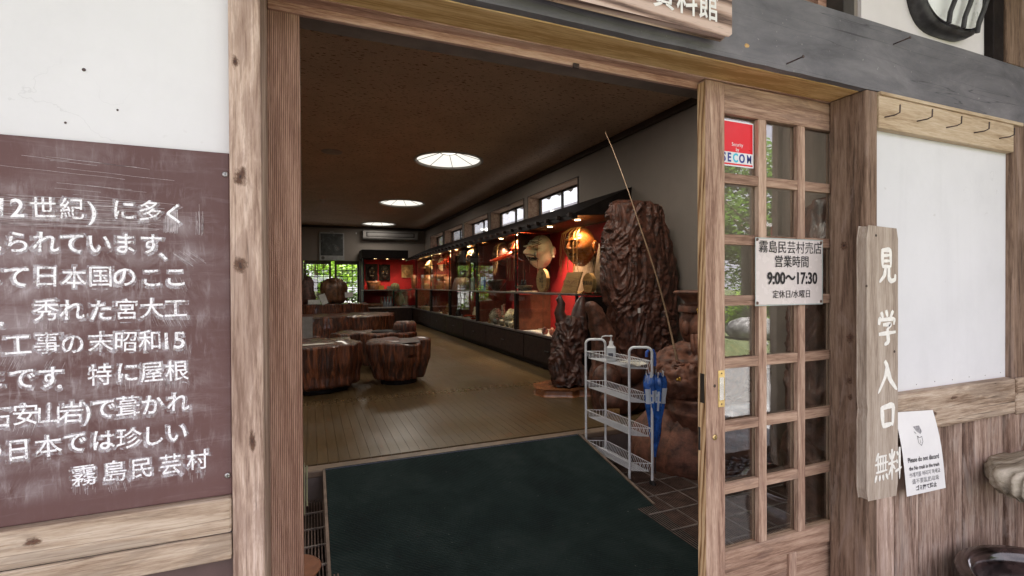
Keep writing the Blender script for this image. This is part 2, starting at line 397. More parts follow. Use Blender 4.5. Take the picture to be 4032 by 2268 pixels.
# ================================================================== THE FRONT WALL (its face lies on y = 1.0)
fw = bpy.data.objects.new('front_wall', None); COL.objects.link(fw); fw['kind'] = 'structure'
def fbox(name, a, b, mat, bevel=.003, j=0.0, parent=fw, **k):
    return MB().box(a, b, j=j).build(name, mat, parent, bevel, **k)
fbox('plaster_panel', (-2.6, 1.03, 1.3), (-.131, 1.065, 3.2), M_white, 0)
fbox('lower_panel', (-2.6, 1.02, .05), (-.131, 1.06, 1.30), plain('dark_brown_panel', (.10, .06, .055), .5), 0)
# posts
fbox('post', (-.131, 1.0, -.02), (-.079, 1.155, 2.3), W_post, .004)
fbox('post', (1.614, 1.0, -.02), (1.667, 1.118, 1.905), W_rpost, .004)
fbox('post', (2.47, 1.0, -.02), (2.66, 1.1, 1.905), W_rpost, .004)
fbox('post', (2.435, 1.005, 2.128), (2.62, 1.1, 3.2), W_rpost, .004)
fbox('post', (2.36, 1.012, 2.128), (2.432, 1.1, 3.2), W_dark, .003)
# horizontal members left
fbox('rail', (-2.6, .998, .812), (-.132, 1.03, .8585), W_rail, .003); fbox('rail', (-2.6, .9985, .860), (-.132, 1.03, .921), W_rail, .004)
fbox('rail_shadow_fill', (-2.6, 1.004, .857), (-.1325, 1.02, .862), M_ink, 0)  # black strip set in the long crack stands in for its shade
for x_, z_, a_, b_ in ((-.113, 1.497, .016, .024), (-.115, 1.337, .015, .022), (-.098, 1.02, .008, .03), (-.12, 1.70, .008, .016)): knot(x_, .9993, z_, a_, b_, fw)
for x_, z_, a_, b_ in ((1.6135, 1.42, .016, .02), (1.6135, 1.12, .018, .024), (1.6135, .985, .012, .018), (1.6135, .93, .010, .014)): knot(x_, 1.05+.02*(z_ > 1.2), z_, a_, b_, fw, 'side')
knot(-.405, .9975, .899, .016, .009, fw); knot(1.95, .9893, .855, .022, .012, fw); knot(2.06, .9893, .90, .03, .008, fw)
# the long painted beam, with a slightly ragged lower edge
def beam_mesh():
    V, F = [], []
    n = 150; x0, x1 = -3.0, 4.2
    rows = []
    for i in range(n+1):
        x = x0+(x1-x0)*i/n
        zl = 1.9065+.0016*noise.noise(Vector((x*14, 0, 3)))+.0012*noise.noise(Vector((x*60, 1, 3)))
        zt = 2.122+.003*noise.noise(Vector((x*3, 4, 1)))
        rows.append([(x, 1.022, zl), (x, 1.0, zl), (x, .9985+.001*noise.noise(Vector((x*5, 2, 2))), 2.0), (x, 1.0, zt), (x, 1.03, zt+.002), (x, 1.16, zt+.002)])
    for r in rows: V += r
    m = len(rows[0])
    for i in range(n):
        for k in range(m-1): F.append((i*m+k, (i+1)*m+k, (i+1)*m+k+1, i*m+k+1))
    return MB().add(V, F)
beam_mesh().build('beam', M_char, fw)
fbox('lintel', (-.078, 1.0225, 1.9045), (1.6135, 1.1175, 1.96), W_tan, .002)
# door track: three lips and two grooves, natural cedar
t = MB()
t.box((-.078, 1.118, 1.9035), (1.9, 1.155, 1.96)).box((-.078, 1.1551, 1.885), (1.9, 1.163, 1.96)).box((-.078, 1.1631, 1.9035), (1.9, 1.198, 1.96))
t.box((-.078, 1.1981, 1.912), (1.9, 1.222, 1.96)).box((-.078, 1.2221, 1.925), (1.9, 1.245, 1.96))
t.build('door_track', W_pink, fw, .0015)
fbox('wedge', (.655, 1.150, 1.878), (.672, 1.156, 1.890), M_rust, 0)
# fixed wall above the track, inside
fbox('inner_lintel', (-.2, 1.2455, 1.938), (3.46, 1.33, 3.1), plain('dark_inner_plaster', (.16, .12, .09), .9), 0)
# right bay: hook board strip, plaster, rail, boards
fbox('trim_strip', (1.668, .990, 1.893), (2.52, 1.03, 1.9048), W_hook, .002, j=.0008)
fbox('plaster_panel', (1.667, 1.022, .93), (2.47, 1.06, 1.80), M_white, 0)
fbox('plaster_panel', (1.652, 1.04, 2.125), (2.36, 1.08, 3.2), M_white_rough, 0)
fbox('plaster_edge', (1.628, 1.05, 2.125), (1.6515, 1.12, 3.2), M_grey, .002)
fbox('post', (1.575, 1.045, 2.125), (1.6275, 1.13, 3.2), plain('near_black_wood', (.05, .042, .038), .7), .003)  # this post has one plain near-black brown colour
fbox('jamb', (1.535, 1.10, 2.125), (1.5745, 1.16, 3.2), W_pink, .003)
fbox('post', (1.38, 1.24, 2.125), (1.45, 1.31, 3.2), W_rpost, .003)
fbox('transom_back', (-.2, 1.42, 2.12), (1.62, 1.44, 3.2), plain('brown_dark_board', (.10, .06, .035), .7), 0)
# rail of the right bay is split round the grain with a worn chamfer
fbox('rail', (1.668, .990, .802), (2.469, 1.03, .936), W_rail, .008)
fbox('rail', (2.4695, .985, .797), (3.3, .9995, .936), W_rail, .006)
xs = [1.669, 1.776, 1.907, 2.035, 2.168, 2.300, 2.436, 2.56, 2.69]
for k, (a, b) in enumerate(zip(xs, xs[1:])):
    yy = 1.012+random.uniform(-.0015, .0015)
    fbox('wainscot_board', (a+.0022, yy if b < 2.46 else .9985-.004, -.02), (b-.0022, yy+.014, .8015), W_wains if k else W_post, .0035)
fbox('wainscot_backing', (1.668, 1.03, -.02), (2.469, 1.05, .80), W_dark, 0)
# stains, nail heads and wormholes
def dots(name, pts, mat, parent=fw):
    m = MB()
    for x, y, z, r in pts: m.lathe([(r, 0), (r*.8, .0009)], 8, Matrix.Translation((x, y, z)) @ Matrix.Rotation(R_(90), 4, 'X'))
    return m.build(name, mat, parent, kind='stuff')
dots('nail_heads', [(1.70+.105*i, 1.0215, .952+.002*(i % 2), .0016) for i in range(8)]+[(-.345, 1.0295, 1.661, .003), (-.30, 1.0295, 1.60, .0018), (-.37, 1.0295, 1.57, .002)], M_rust)

# ------------------------------------------------------------------ the brown chalkboard on the left
def board_mat():
    m, nt, bs = newmat('brown_chalkboard'); v = coords(nt, rnd=False)
    s1 = N(nt, 'ShaderNodeMapping'); s1.inputs['Scale'].default_value = (1, 1, 9); L(nt, v, s1.inputs[0])
    s2 = N(nt, 'ShaderNodeMapping'); s2.inputs['Scale'].default_value = (9, 1, 1.6); s2.inputs['Rotation'].default_value = (0, R_(4), 0); L(nt, v, s2.inputs[0])
    a = noise_(nt, s1.outputs[0], 9, 8, .7, .4); b = noise_(nt, s2.outputs[0], 12, 7, .7, .3); cdust = noise_(nt, v, 13, 9, .68, .8)
    sep = N(nt, 'ShaderNodeSeparateXYZ'); L(nt, v, sep.inputs[0])
    # dust hangs below each written line: rows are 0.0547 apart
    ph = math_(nt, 'FRACT', math_(nt, 'DIVIDE', math_(nt, 'SUBTRACT', 1.436, sep.outputs[2]), .0547))
    rows = ramp(nt, ph, [(0, (.2, .2, .2)), (.35, (.75, .75, .75)), (.6, (.9, .9, .9)), (.95, (.25, .25, .25))])
    xm = ramp(nt, math_(nt, 'ADD', sep.outputs[0], 1.0), [(.0, (1, 1, 1)), (.80, (1, 1, 1)), (.845, (.25, .25, .25))])
    zm = ramp(nt, sep.outputs[2], [(.945, (.1, .1, .1)), (.985, (1, 1, 1))])
    zm2 = ramp(nt, math_(nt, 'SUBTRACT', sep.outputs[2], 1.0), [(.43, (1, 1, 1)), (.47, (.3, .3, .3))])
    mask = math_(nt, 'MULTIPLY', math_(nt, 'MULTIPLY', rows, xm), math_(nt, 'MULTIPLY', zm, zm2))
    h = math_(nt, 'MULTIPLY', math_(nt, 'MULTIPLY', ramp(nt, cdust, [(.42, (0, 0, 0)), (.75, (1, 1, 1))]), mask), .5)
    st = math_(nt, 'MULTIPLY', ramp(nt, a, [(.55, (0, 0, 0)), (.8, (1, 1, 1))]), .30)
    st2 = math_(nt, 'MULTIPLY', math_(nt, 'MULTIPLY', ramp(nt, b, [(.52, (0, 0, 0)), (.78, (1, 1, 1))]), mask), .55)
    tot = math_(nt, 'ADD', math_(nt, 'ADD', h, math_(nt, 'MULTIPLY', st, math_(nt, 'ADD', mask, .25))), st2, True)
    c = ramp(nt, noise_(nt, v, 3, 4), [(.3, (.105, .052, .049)), (.7, (.128, .064, .060))])
    L(nt, mixc(nt, tot, c, (.62, .58, .60)), bs.inputs['Base Color']); bs.inputs['Roughness'].default_value = .58
    bs.inputs['Specular IOR Level'].default_value = .35
    bump(nt, bs, noise_(nt, v, 220, 2), .08, .001); return m
def dusty(name, c, lo, hi, op, sc=300):
    m, nt, bs = newmat(name); v = coords(nt, rnd=False); out = nt.nodes['Material Output']
    bs.inputs['Base Color'].default_value = (*c, 1); bs.inputs['Roughness'].default_value = .95
    st_ = N(nt, 'ShaderNodeMapping'); st_.inputs['Scale'].default_value = (1, 1, .35); L(nt, v, st_.inputs[0])
    f = math_(nt, 'MULTIPLY', ramp(nt, math_(nt, 'ADD', math_(nt, 'MULTIPLY', noise_(nt, v, sc, 5, .8), .55), math_(nt, 'MULTIPLY', noise_(nt, st_.outputs[0], 60, 5, .7), .45)), [(lo, (0, 0, 0)), (hi, (1, 1, 1))]), op)
    tr = N(nt, 'ShaderNodeBsdfTransparent'); mx = N(nt, 'ShaderNodeMixShader'); L(nt, f, mx.inputs[0]); L(nt, tr.outputs[0], mx.inputs[1]); L(nt, bs.outputs[0], mx.inputs[2]); L(nt, mx.outputs[0], out.inputs[0]); return m
def chalk_mat():
    m, nt, bs = newmat('chalk'); v = coords(nt, rnd=False)
    a = noise_(nt, v, 420, 4, .7); b = noise_(nt, v, 40, 4, .6)
    f = ramp(nt, math_(nt, 'ADD', math_(nt, 'MULTIPLY', a, .6), math_(nt, 'MULTIPLY', b, .4)), [(.36, (.40, .35, .37)), (.47, (.78, .77, .80)), (.6, (.92, .92, .95))])
    L(nt, f, bs.inputs['Base Color']); bs.inputs['Roughness'].default_value = .95; return m
M_chalk = dusty('chalk', (.92, .91, .93), .40, .50, 1.0); M_halo = dusty('chalk_dust', (.75, .72, .75), .45, .62, .55, 160)
M_faint = plain('faint_chalk', (.50, .45, .46), .95, var=.25, scale=90)
cb = thing('chalkboard', 'reddish brown board with Japanese chalk writing fixed to the wall left of the door', 'chalkboard', (0, 0, 0))
MB().box((-2.4, 1.0165, .9215), (-.1325, 1.0295, 1.5395)).build('board_panel', board_mat(), cb, .002)
for x, z in ((-.139, 1.501), (-.1395, .957)):
    sc_ = MB().lathe([(.0052, 0), (.0048, .0016), (.003, .0022)], 14, Matrix.Translation((x, 1.0163, z)) @ Matrix.Rotation(R_(90), 4, 'X')).build('screw', M_steel, cb)
    MB().box((x-.003, 1.0136, z-.0005), (x+.003, 1.0141, z+.0005)).box((x-.0005, 1.01365, z-.003), (x+.0005, 1.01395, z+.003)).build('slot', M_ink, sc_)
LINES = [
 [('世', -.394, 1.424), ('紀', -.358, 1.424), (')', -.331, 1.425), ('に', -.288, 1.426), ('多', -.252, 1.426), ('く', -.217, 1.422), ('2', -.426, 1.424), ('1', -.446, 1.424), ('(', -.50, 1.424)],
 [('ら', -.427, 1.369), ('れ', -.392, 1.369), ('て', -.358, 1.369), ('い', -.322, 1.369), ('ま', -.287, 1.369), ('す', -.251, 1.37), ('、', -.223, 1.360), ('見', -.463, 1.369), ('に', -.50, 1.369)],
 [('て', -.428, 1.314), ('日', -.392, 1.314), ('本', -.356, 1.313), ('国', -.322, 1.313), ('の', -.288, 1.313), ('こ', -.251, 1.313), ('こ', -.216, 1.313), ('し', -.463, 1.314)],
 [('．', -.437, 1.25), ('秀', -.392, 1.259), ('れ', -.359, 1.259), ('た', -.322, 1.258), ('宮', -.287, 1.258), ('大', -.251, 1.259), ('工', -.216, 1.259), ('た', -.475, 1.259)],
 [('工', -.427, 1.205), ('事', -.391, 1.206), ('の', -.359, 1.205), ('末', -.322, 1.205), ('昭', -.288, 1.205), ('和', -.253, 1.204), ('1', -.231, 1.204), ('5', -.212, 1.204), ('り', -.463, 1.205)],
 [('で', -.423, 1.151), ('す', -.389, 1.152), ('．', -.366, 1.145), ('特', -.323, 1.151), ('に', -.286, 1.151), ('屋', -.252, 1.15), ('根', -.216, 1.15), ('年', -.463, 1.151)],
 [('石', -.453, 1.093), ('安', -.42, 1.094), ('山', -.391, 1.093), ('岩', -.362, 1.093), (')', -.341, 1.094), ('で', -.319, 1.094), ('葺', -.286, 1.094), ('か', -.252, 1.093), ('れ', -.215, 1.094)],
 [('日', -.429, 1.04), ('本', -.391, 1.04), ('で', -.358, 1.042), ('は', -.32, 1.041), ('珍', -.286, 1.041), ('し', -.251, 1.04), ('い', -.216, 1.042), ('の', -.463, 1.04)],
 [('霧', -.346, .986), ('島', -.306, .986), ('民', -.268, .987), ('芸', -.226, .987), ('村', -.186, .989)],
]
rng = random.Random(11)
for row in LINES:
    parts = []; halo = []
    for ch, x, z in row:
        parts.append(text_mesh(ch, .0375 if ch not in '12345()' else .041, M_chalk, 't', loc=(x+rng.uniform(-.0008, .0008), 1.0159, z+rng.uniform(-.0012, .0012)), bold=.0004 if ord(ch) < 0x4000 else .0001, tilt=rng.uniform(-.04, .04), sx=rng.uniform(.88, .97)))
        halo.append(text_mesh(ch, .040, M_halo, 't', loc=(x+rng.uniform(-.002, .002), 1.01615, z-rng.uniform(.0, .004)), bold=.0024, tilt=rng.uniform(-.03, .03), sx=.98))
    rj = random.Random(3)
    for o in parts:
        for vt in o.data.vertices: vt.co += Vector((rj.gauss(0, .00022), rj.gauss(0, .00022), 0))
    join(parts, 'chalk_writing', cb, 'stuff'); join(halo, 'chalk_halo', cb, 'stuff')
# smeared chalk: lines dragged through the first row, hatching beside it, rubbed strokes under the letters
sm = MB(); rng = random.Random(5)
for k in range(26):
    z = 1.446-.048*rng.random()**1.0; x = -.56; x1 = -.236+rng.uniform(-.02, .006)
    wv = rng.uniform(.0002, .0007); ph = rng.random()*9
    sm.ribbon([(x+(x1-x)*i/24, z+.0011*noise.noise(Vector((i*.3, ph, 0)))-.003*(i/24)) for i in range(25)], wv, 1.0158)
for k in range(22):
    x = -.233+.0222*k/22+rng.uniform(-.0006, .0006)
    z1 = 1.409+(x+.233)*1.15+rng.uniform(-.001, .002)
    sm.ribbon([(x, z1+rng.uniform(0, .012)), (x+.0004, 1.404), (x-.0005, 1.392+rng.uniform(-.001, .003))], rng.uniform(.0003, .0009), 1.01575)
for k in range(16):
    x = -.19+.016*rng.random(); sm.ribbon([(x, 1.425+rng.uniform(-.02, .025)), (x+.001, 1.41), (x, 1.395+rng.uniform(-.006, .006))], .0003, 1.0158)
for k in range(10):
    z = 1.45+.06*rng.random(); x0 = -.45+.12*rng.random(); sm.ribbon([(x0+.02*i, z-.0012*i+.001*rng.random()) for i in range(rng.randint(4, 9))], .0004, 1.0158)
for (cx, cz, n, dx) in ((-.216, 1.24, 26, .4), (-.245, 1.245, 18, .35), (-.212, 1.19, 22, .1), (-.24, 1.128, 20, 0), (-.213, 1.13, 20, 0), (-.285, 1.13, 12, 0), (-.214, 1.30, 18, .35), (-.39, 1.24, 14, 0), (-.43, 1.175, 16, -.4), (-.385, 1.165, 12, -.4), (-.3, .965, 12, .2), (-.185, .965, 14, 0), (-.345, .965, 12, 0), (-.255, 1.3, 10, 0), (-.42, 1.075, 16, -.3), (-.205, 1.345, 18, 1.2)):
    for k in range(n):
        x = cx+rng.uniform(-.016, .016); z = cz+rng.uniform(-.006, .012); l_ = rng.uniform(.006, .018)
        sm.ribbon([(x, z+l_/2), (x+dx*l_*.5, z), (x+dx*l_, z-l_/2)], rng.uniform(.0002, .00045), 1.0158)
sm.build('chalk_smears', M_faint, cb, kind='stuff')

# ------------------------------------------------------------------ sliding doors
def sliding_door(name, label, x0, yf, th, rails, flip=False):
    """stile, rails, muntins each a part; front face at yf; x0 = leading edge"""
    t = thing(name, label, 'door')
    s = -1 if flip else 1
    def bx(n, xa, xb, ya, yb, za, zb, m, bev=.003):
        a, b = sorted((x0+s*xa, x0+s*xb)); return MB().box((a, ya, za), (b, yb, zb)).build(n, m, t, bev)
    W = .885; sw = .074
    bx('stile', 0, sw, yf, yf+th, .02, 1.901, W_door_v if not flip else W_stile)
    bx('stile', W-sw, W, yf, yf+th, .02, 1.901, W_door_v)
    bx('top_rail', sw, W-sw, yf+.002, yf+th-.002, 1.811, 1.9008, W_door_h)
    bx('lock_rail', sw, W-sw, yf+.002, yf+th-.002, .424, .487, W_door_h)
    bx('bottom_rail', sw, W-sw, yf+.002, yf+th-.002, .02, .10, W_door_h)
    zs = [1.598+.0195, 1.433, 1.2475, 1.0575, .867, .6775]
    xs_ = [.2055, .376, .5465, .6855]
    xs_ = [sw+.1405+.0165+k*.1735 for k in range(4)]
    hb = .0155
    zt = [1.811]+[z for z in zs]+[.487]
    for k, xc in enumerate(xs_[:3+1]):
        if xc > W-sw-.05: continue
        bx('muntin', xc-.0165, xc+.0165, yf+.001, yf+.019, .4875, 1.8105, W_door_v, .002)
    cuts = [sw]+[v for xc in xs_ if xc <= W-sw-.05 for v in (xc-.0167, xc+.0167)]+[W-sw]
    for z in zs:
        for a, b in zip(cuts[::2], cuts[1::2]):
            bx('muntin', a, b, yf+.0025, yf+.019, z-hb, z+hb, W_door_h, .002)
    # glazing sits behind the muntins
    for a, b in zip([1.811]+zs, zs+[.487]):
        for c, d_ in zip(cuts[::2], cuts[1::2]):
            xa, xb = sorted((x0+s*(c-.006), x0+s*(d_+.006)))
            za, zb = b+(.003 if b > .49 else 0), a-(.003 if a < 1.8 else 0)
            MB().box((xa, yf+.0195, za), (xb, yf+.0225, zb)).build('pane', M_glass, t)
    # inner lattice that holds the glass from behind
    for xc in xs_:
        if xc > W-sw-.05: continue
        bx('glazing_bar', xc-.014, xc+.014, yf+.023, yf+th-.002, .4875, 1.8105, W_door_v, .001)
    # lower wooden panels with one upright
    bx('upright', sw+.276, sw+.309, yf+.003, yf+.02, .1005, .4235, W_door_v, .002)
    bx('lower_panel', sw, sw+.2755, yf+.012, yf+.018, .1005, .4235, W_door_h, 0)
    bx('lower_panel', sw+.3095, W-sw, yf+.012, yf+.018, .1005, .4235, W_door_h, 0)
    return t
door = sliding_door('sliding_door', 'half open cedar lattice door with small glass panes, opening hours sheet pinned on it', 1.0795, 1.12, .034, None)
# coarse end-grain on the leading edge, brass recessed pull, key hole, strike plate
MB().box((1.0787, 1.1215, .03), (1.0794, 1.1525, 1.895)).build('edge_strip', W_edge, door)
hx = 1.137; hz = .985
pull = MB().box((hx-.0125, 1.1175, hz-.055), (hx+.0125, 1.1198, hz+.055)).build('pull_plate', M_brass, door, .001)
MB().box((hx-.0085, 1.1168, hz-.034), (hx+.0085, 1.1174, hz+.034)).build('recess', plain('satin_recess', (.45, .44, .43), .25, .9), pull, .002)
for dz in (-.046, .046): MB().lathe([(.0028, 0), (.002, .0008)], 10, Matrix.Translation((hx, 1.1174, hz+dz)) @ Matrix.Rotation(R_(90), 4, 'X')).build('rivet', M_rust, pull)
MB().lathe([(.0085, 0), (.0085, .0015), (.005, .002)], 18, Matrix.Translation((1.112, 1.1198, .842)) @ Matrix.Rotation(R_(90), 4, 'X')).build('key_cylinder', M_brass, door)
MB().box((1.1115, 1.1170, .838), (1.1125, 1.1176, .846)).build('key_slot', M_ink, door)
MB().lathe([(.005, 0), (.003, .001)], 12, Matrix.Translation((1.112, 1.1198, .995)) @ Matrix.Rotation(R_(90), 4, 'X')).build('knot', plain('dark_knot', (.05, .03, .02), .7), door)
MB().box((1.0772, 1.126, .945), (1.0785, 1.142, 1.032)).build('strike_plate', plain('dark_strike', (.06, .05, .04), .45, .5), door)
MB().box((1.0765, 1.142, .80), (1.0785, 1.150, .87)).build('latch', M_iron, door, .001)
ldoor = sliding_door('sliding_door', 'ribbed cedar door leaf slid behind the left post, only its stile showing', -.0158, 1.163, .033, None, True)
MB().box((-.0155, 1.170, .795), (-.0125, 1.189, .905)).box((-.0105, 1.178, .81), (-.0070, 1.182, .90)).build('edge_pull', M_oldbrass, ldoor, .001)

# ------------------------------------------------------------------ security sticker and opening-hours sheet
M_red = plain('sticker_red', (.72, .008, .02), .35, var=.03)
M_navy = plain('sticker_navy', (.03, .045, .25), .4, var=.03)
M_cyan = plain('sticker_cyan', (.05, .5, .68), .4, var=.03)
M_stw = plain('sticker_white', (.75, .76, .78), .35, var=.02)
st = thing('security_sticker', 'red and white SECOM security sticker on the top left door pane', 'sticker')
sx0, sx1, sz0, sz1 = 1.156, 1.291, 1.660, 1.800
MB().box((sx0, 1.1386, sz0), (sx1, 1.1391, sz1)).build('backing', M_stw, st)
MB().box((sx0, 1.1382, 1.7035), (sx1-.004, 1.1385, sz1-.004)).build('red_field', M_red, st)
MB().box((sx0, 1.1382, sz0+.004), (sx1-.004, 1.1385, sz0+.009)).build('red_stripe', M_red, st)
text_mesh('Security', .0155, M_stw, 'lettering', st, (1.223, 1.1379, 1.727), sx=.92)
text_mesh('by', .0155, M_stw, 'lettering', st, (1.223, 1.1379, 1.712), sx=.92)
lg = []
for ch, xx in (('S', 1.169), ('E', 1.190), ('O', 1.242), ('M', 1.272)):
    lg.append(text_mesh(ch, .037, M_navy, 't', None, (xx, 1.1379, 1.685), bold=.0012 if ch != 'M' else .0003, sx=.80 if ch != 'M' else .72))
lg.append(text_mesh('C', .037, M_cyan, 't', None, (1.215, 1.1379, 1.685), bold=.0012, sx=.80))
join(lg, 'lettering', st)
hs = thing('opening_hours_sheet', 'laminated white sheet with opening hours 9:00 to 17:30 pinned to the door', 'notice')
hv, hf = grid_surface(lambda u, v: (1.270+.300*u, 1.1135+.0008*math.sin(u*5+1)+.0005*math.sin(v*4), 1.2315+.208*v+.002*(1-u)), 16, 10)
MB().add(hv, hf, True).build('sheet', plain('laminated_sheet', (.66, .60, .575), .25, var=.02, bmp=.05), hs)
fr_ = MB()
for a, b in (((1.268, 1.1122, 1.2295), (1.572, 1.1129, 1.2325)), ((1.268, 1.1122, 1.4385), (1.572, 1.1129, 1.4415)), ((1.268, 1.1122, 1.233), (1.271, 1.1129, 1.438)), ((1.569, 1.1122, 1.233), (1.572, 1.1129, 1.438))): fr_.box(a, b)
fr_.build('laminate_edge', plain('clear_edge', (.42, .47, .45), .2), hs)
for s_, sz_, z_, sx_, xo, bd in (('霧島民芸村売店', .0415, 1.411, .98, 1.425, 0), ('営業時間', .040, 1.366, .98, 1.428, .0003), ('9:00～17:30', .052, 1.3135, .88, 1.432, .0024), ('定休日/水曜日', .0275, 1.263, 1.0, 1.428, 0)):
    text_mesh(s_, sz_, M_ink, 'lettering', hs, (xo, 1.1119, z_), sx=sx_, bold=bd*.6, shear=.0)
for x, z in ((1.277, 1.435), (1.563, 1.433), (1.277, 1.239), (1.563, 1.239)):
    MB().lathe([(.005, 0), (.004, .002), (.001, .003)], 12, Matrix.Translation((x, 1.1125, z)) @ Matrix.Rotation(R_(90), 4, 'X')).build('pin', plain('brown_pin', (.12, .07, .05), .4), hs)

# ------------------------------------------------------------------ upright wooden sign with brushed characters
ps = thing('plank_sign', 'upright grey wooden plank sign with brushed white characters on the right door post', 'sign')
def plank_outline():
    L_, Rr = [], []
    for i in range(25):
        z = .632+(1.470-.632)*i/24
        nch = -.005 if abs(z-.906) < .010 else 0
        L_.append((1.568+.0012*noise.noise(Vector((z*9, 0, 0)))-nch, z)); Rr.append((1.716+.0012*noise.noise(Vector((z*8, 5, 0))), z+.003*(1 if i > 20 else 0)))
    L_[0] = (1.575, .634); Rr[0] = (1.708, .629); L_[-1] = (1.576, 1.473); Rr[-1] = (1.709, 1.468)
    return [p for p in Rr] + L_[::-1]
MB().prism(plank_outline(), .970, .9995, 'xz').build('plank', W_sign, ps, .0025, 2)
BR = {
 '見': [([(.25, .95), (.26, .45)], 1), ([(.25, .93), (.70, .96), (.72, .46)], 1), ([(.28, .78), (.68, .80)], .7), ([(.28, .63), (.68, .64)], .7), ([(.26, .47), (.70, .48)], .8), ([(.42, .44), (.36, .22), (.08, .03)], 1), ([(.60, .44), (.60, .14), (.72, .06), (.95, .10), (.96, .26)], 1.05)],
 '学': [([(.22, .95), (.30, .80)], .9), ([(.46, 1.0), (.52, .83)], .9), ([(.80, .98), (.66, .80)], .9), ([(.10, .62), (.14, .78), (.20, .76)], 1), ([(.14, .74), (.88, .76), (.84, .60)], .9), ([(.30, .60), (.72, .61), (.50, .46)], .9), ([(.52, .46), (.56, .10), (.36, .04)], 1.1), ([(.10, .34), (.92, .38)], .9)],
 '入': [([(.38, .97), (.50, .82), (.40, .50), (.05, .04)], 1), ([(.50, .78), (.62, .42), (.98, .08)], 1.15)],
 '口': [([(.14, .84), (.22, .14)], 1.1), ([(.14, .82), (.86, .90), (.80, .14)], 1.1), ([(.22, .18), (.80, .22)], 1.0)],
 '無': [([(.30, 1.0), (.12, .74)], 1), ([(.22, .86), (.88, .88)], .8), ([(.06, .62), (.98, .65)], .8), ([(.14, .36), (.92, .38)], .8), ([(.26, .84), (.27, .38)], .8), ([(.44, .84), (.44, .38)], .8), ([(.62, .84), (.61, .38)], .8), ([(.80, .86), (.78, .38)], .8), ([(.14, .26), (.04, .04)], 1.1), ([(.38, .24), (.36, .06)], 1.1), ([(.60, .24), (.64, .06)], 1.1), ([(.82, .26), (.96, .06)], 1.1)],
 '料': [([(.10, .86), (.18, .68)], .9), ([(.48, .90), (.38, .68)], .9), ([(.02, .54), (.56, .58)], .9), ([(.28, .98), (.28, .02)], 1.1), ([(.28, .50), (.04, .20)], .9), ([(.30, .50), (.52, .34)], .9), ([(.64, .88), (.74, .76)], .9), ([(.60, .62), (.70, .52)], .9), ([(.52, .26), (1.0, .36)], .9), ([(.84, 1.0), (.84, .0)], 1.1)],
}
def brush(ch, cx, cz, wdt, hgt, lw, seed=0):
    m = MB(); rg = random.Random(seed+ord(ch))
    for pts, wf in BR[ch]:
        P = [(cx+(a-.5)*wdt, cz+(b-.5)*hgt) for a, b in pts]
        Q = []
        for (a, b), (c, d_) in zip(P, P[1:]):
            for k in range(6): Q.append((a+(c-a)*k/6, b+(d_-b)*k/6))
        Q.append(P[-1])
        if len(pts) > 2:
            for _ in range(2): Q = [Q[0]]+[((Q[i-1][0]+2*Q[i][0]+Q[i+1][0])/4, (Q[i-1][1]+2*Q[i][1]+Q[i+1][1])/4) for i in range(1, len(Q)-1)]+[Q[-1]]
        n = len(Q)
        ws = [lw*wf*(1.18-.5*abs(2*i/(n-1)-.75)*.9)*(1+.12*(rg.random()-.5)) for i in range(n)]
        if wf > .95: ws[-1] *= .45
        m.ribbon(Q, ws, .9693-.0001*BR[ch].index((pts, wf)))
    return m
M_brush = plain('brushed_white_paint', (.82, .80, .74), .65, var=.06, scale=70, bmp=.2)
for ch, cx, cz, wd, hg, lw in (('見', 1.6395, 1.352, .088, .110, .0135), ('学', 1.640, 1.160, .098, .110, .0135), ('入', 1.642, 1.010, .098, .104, .0145), ('口', 1.644, .888, .080, .088, .0150), ('無', 1.613, .734, .068, .092, .0085), ('料', 1.679, .736, .066, .100, .0090)):
    brush(ch, cx*1.0137, 1.3+(cz-1.3)*1.0137, wd, hg, lw).build('brushed_character', M_brush, ps)
for x, z in ((1.565, 1.29), (1.70, 1.083), (1.61, 1.445)): dots('knots', [(x, .9698, z, .0045)], plain('dark_knot', (.05, .03, .02), .7), ps)

# ------------------------------------------------------------------ notice under the sill
pn = thing('paper_notice', 'narrow white paper asking not to discard trash, taped below the right rail', 'notice')
def npt(u, v):
    x = 1.712+.222*u+(1-v)*(.060-.012*u)-.0*v; z = .886-.278*(1-v)-.014*u*(1-u)*2-.004*u
    y = .985-.012*math.sin(math.pi*(1-v)*.9)*(1-.4*u)-.003*math.sin(6*u)
    return (x, y, z)
def npt(u, v):
    top = Vector((1.722+.208*u, .984, .885-.013*u)); bot = Vector((1.774+.213*u, .975, .606-.006*u+.004))
    p = bot.lerp(top, v); p.x += .012*math.sin(math.pi*v)*(-1)*(1-v)*.9; p.y -= .010*math.sin(math.pi*v)
    return tuple(p)
nv_, nf_ = grid_surface(npt, 12, 16)
MB().add(nv_, nf_, True).build('sheet', M_paper, pn)
def on_notice(o, cx, cv, lift=.0008):
    """wrap flat lettering (local x, y in metres) on the paper"""
    for vtx in o.data.vertices:
        u = .5+cx+vtx.co.x/.205; v = cv+vtx.co.y/.277; p = npt(u, v)
        vtx.co = (p[0], p[1]-lift, p[2])
    o.location = (0, 0, 0); o.rotation_euler = (0, 0, 0); o.parent = pn; return o
M_gink = plain('grey_pencil', (.14, .13, .14), .7, var=.3, scale=90)
M_gink2 = plain('faded_pencil', (.33, .32, .33), .7, var=.3, scale=90)
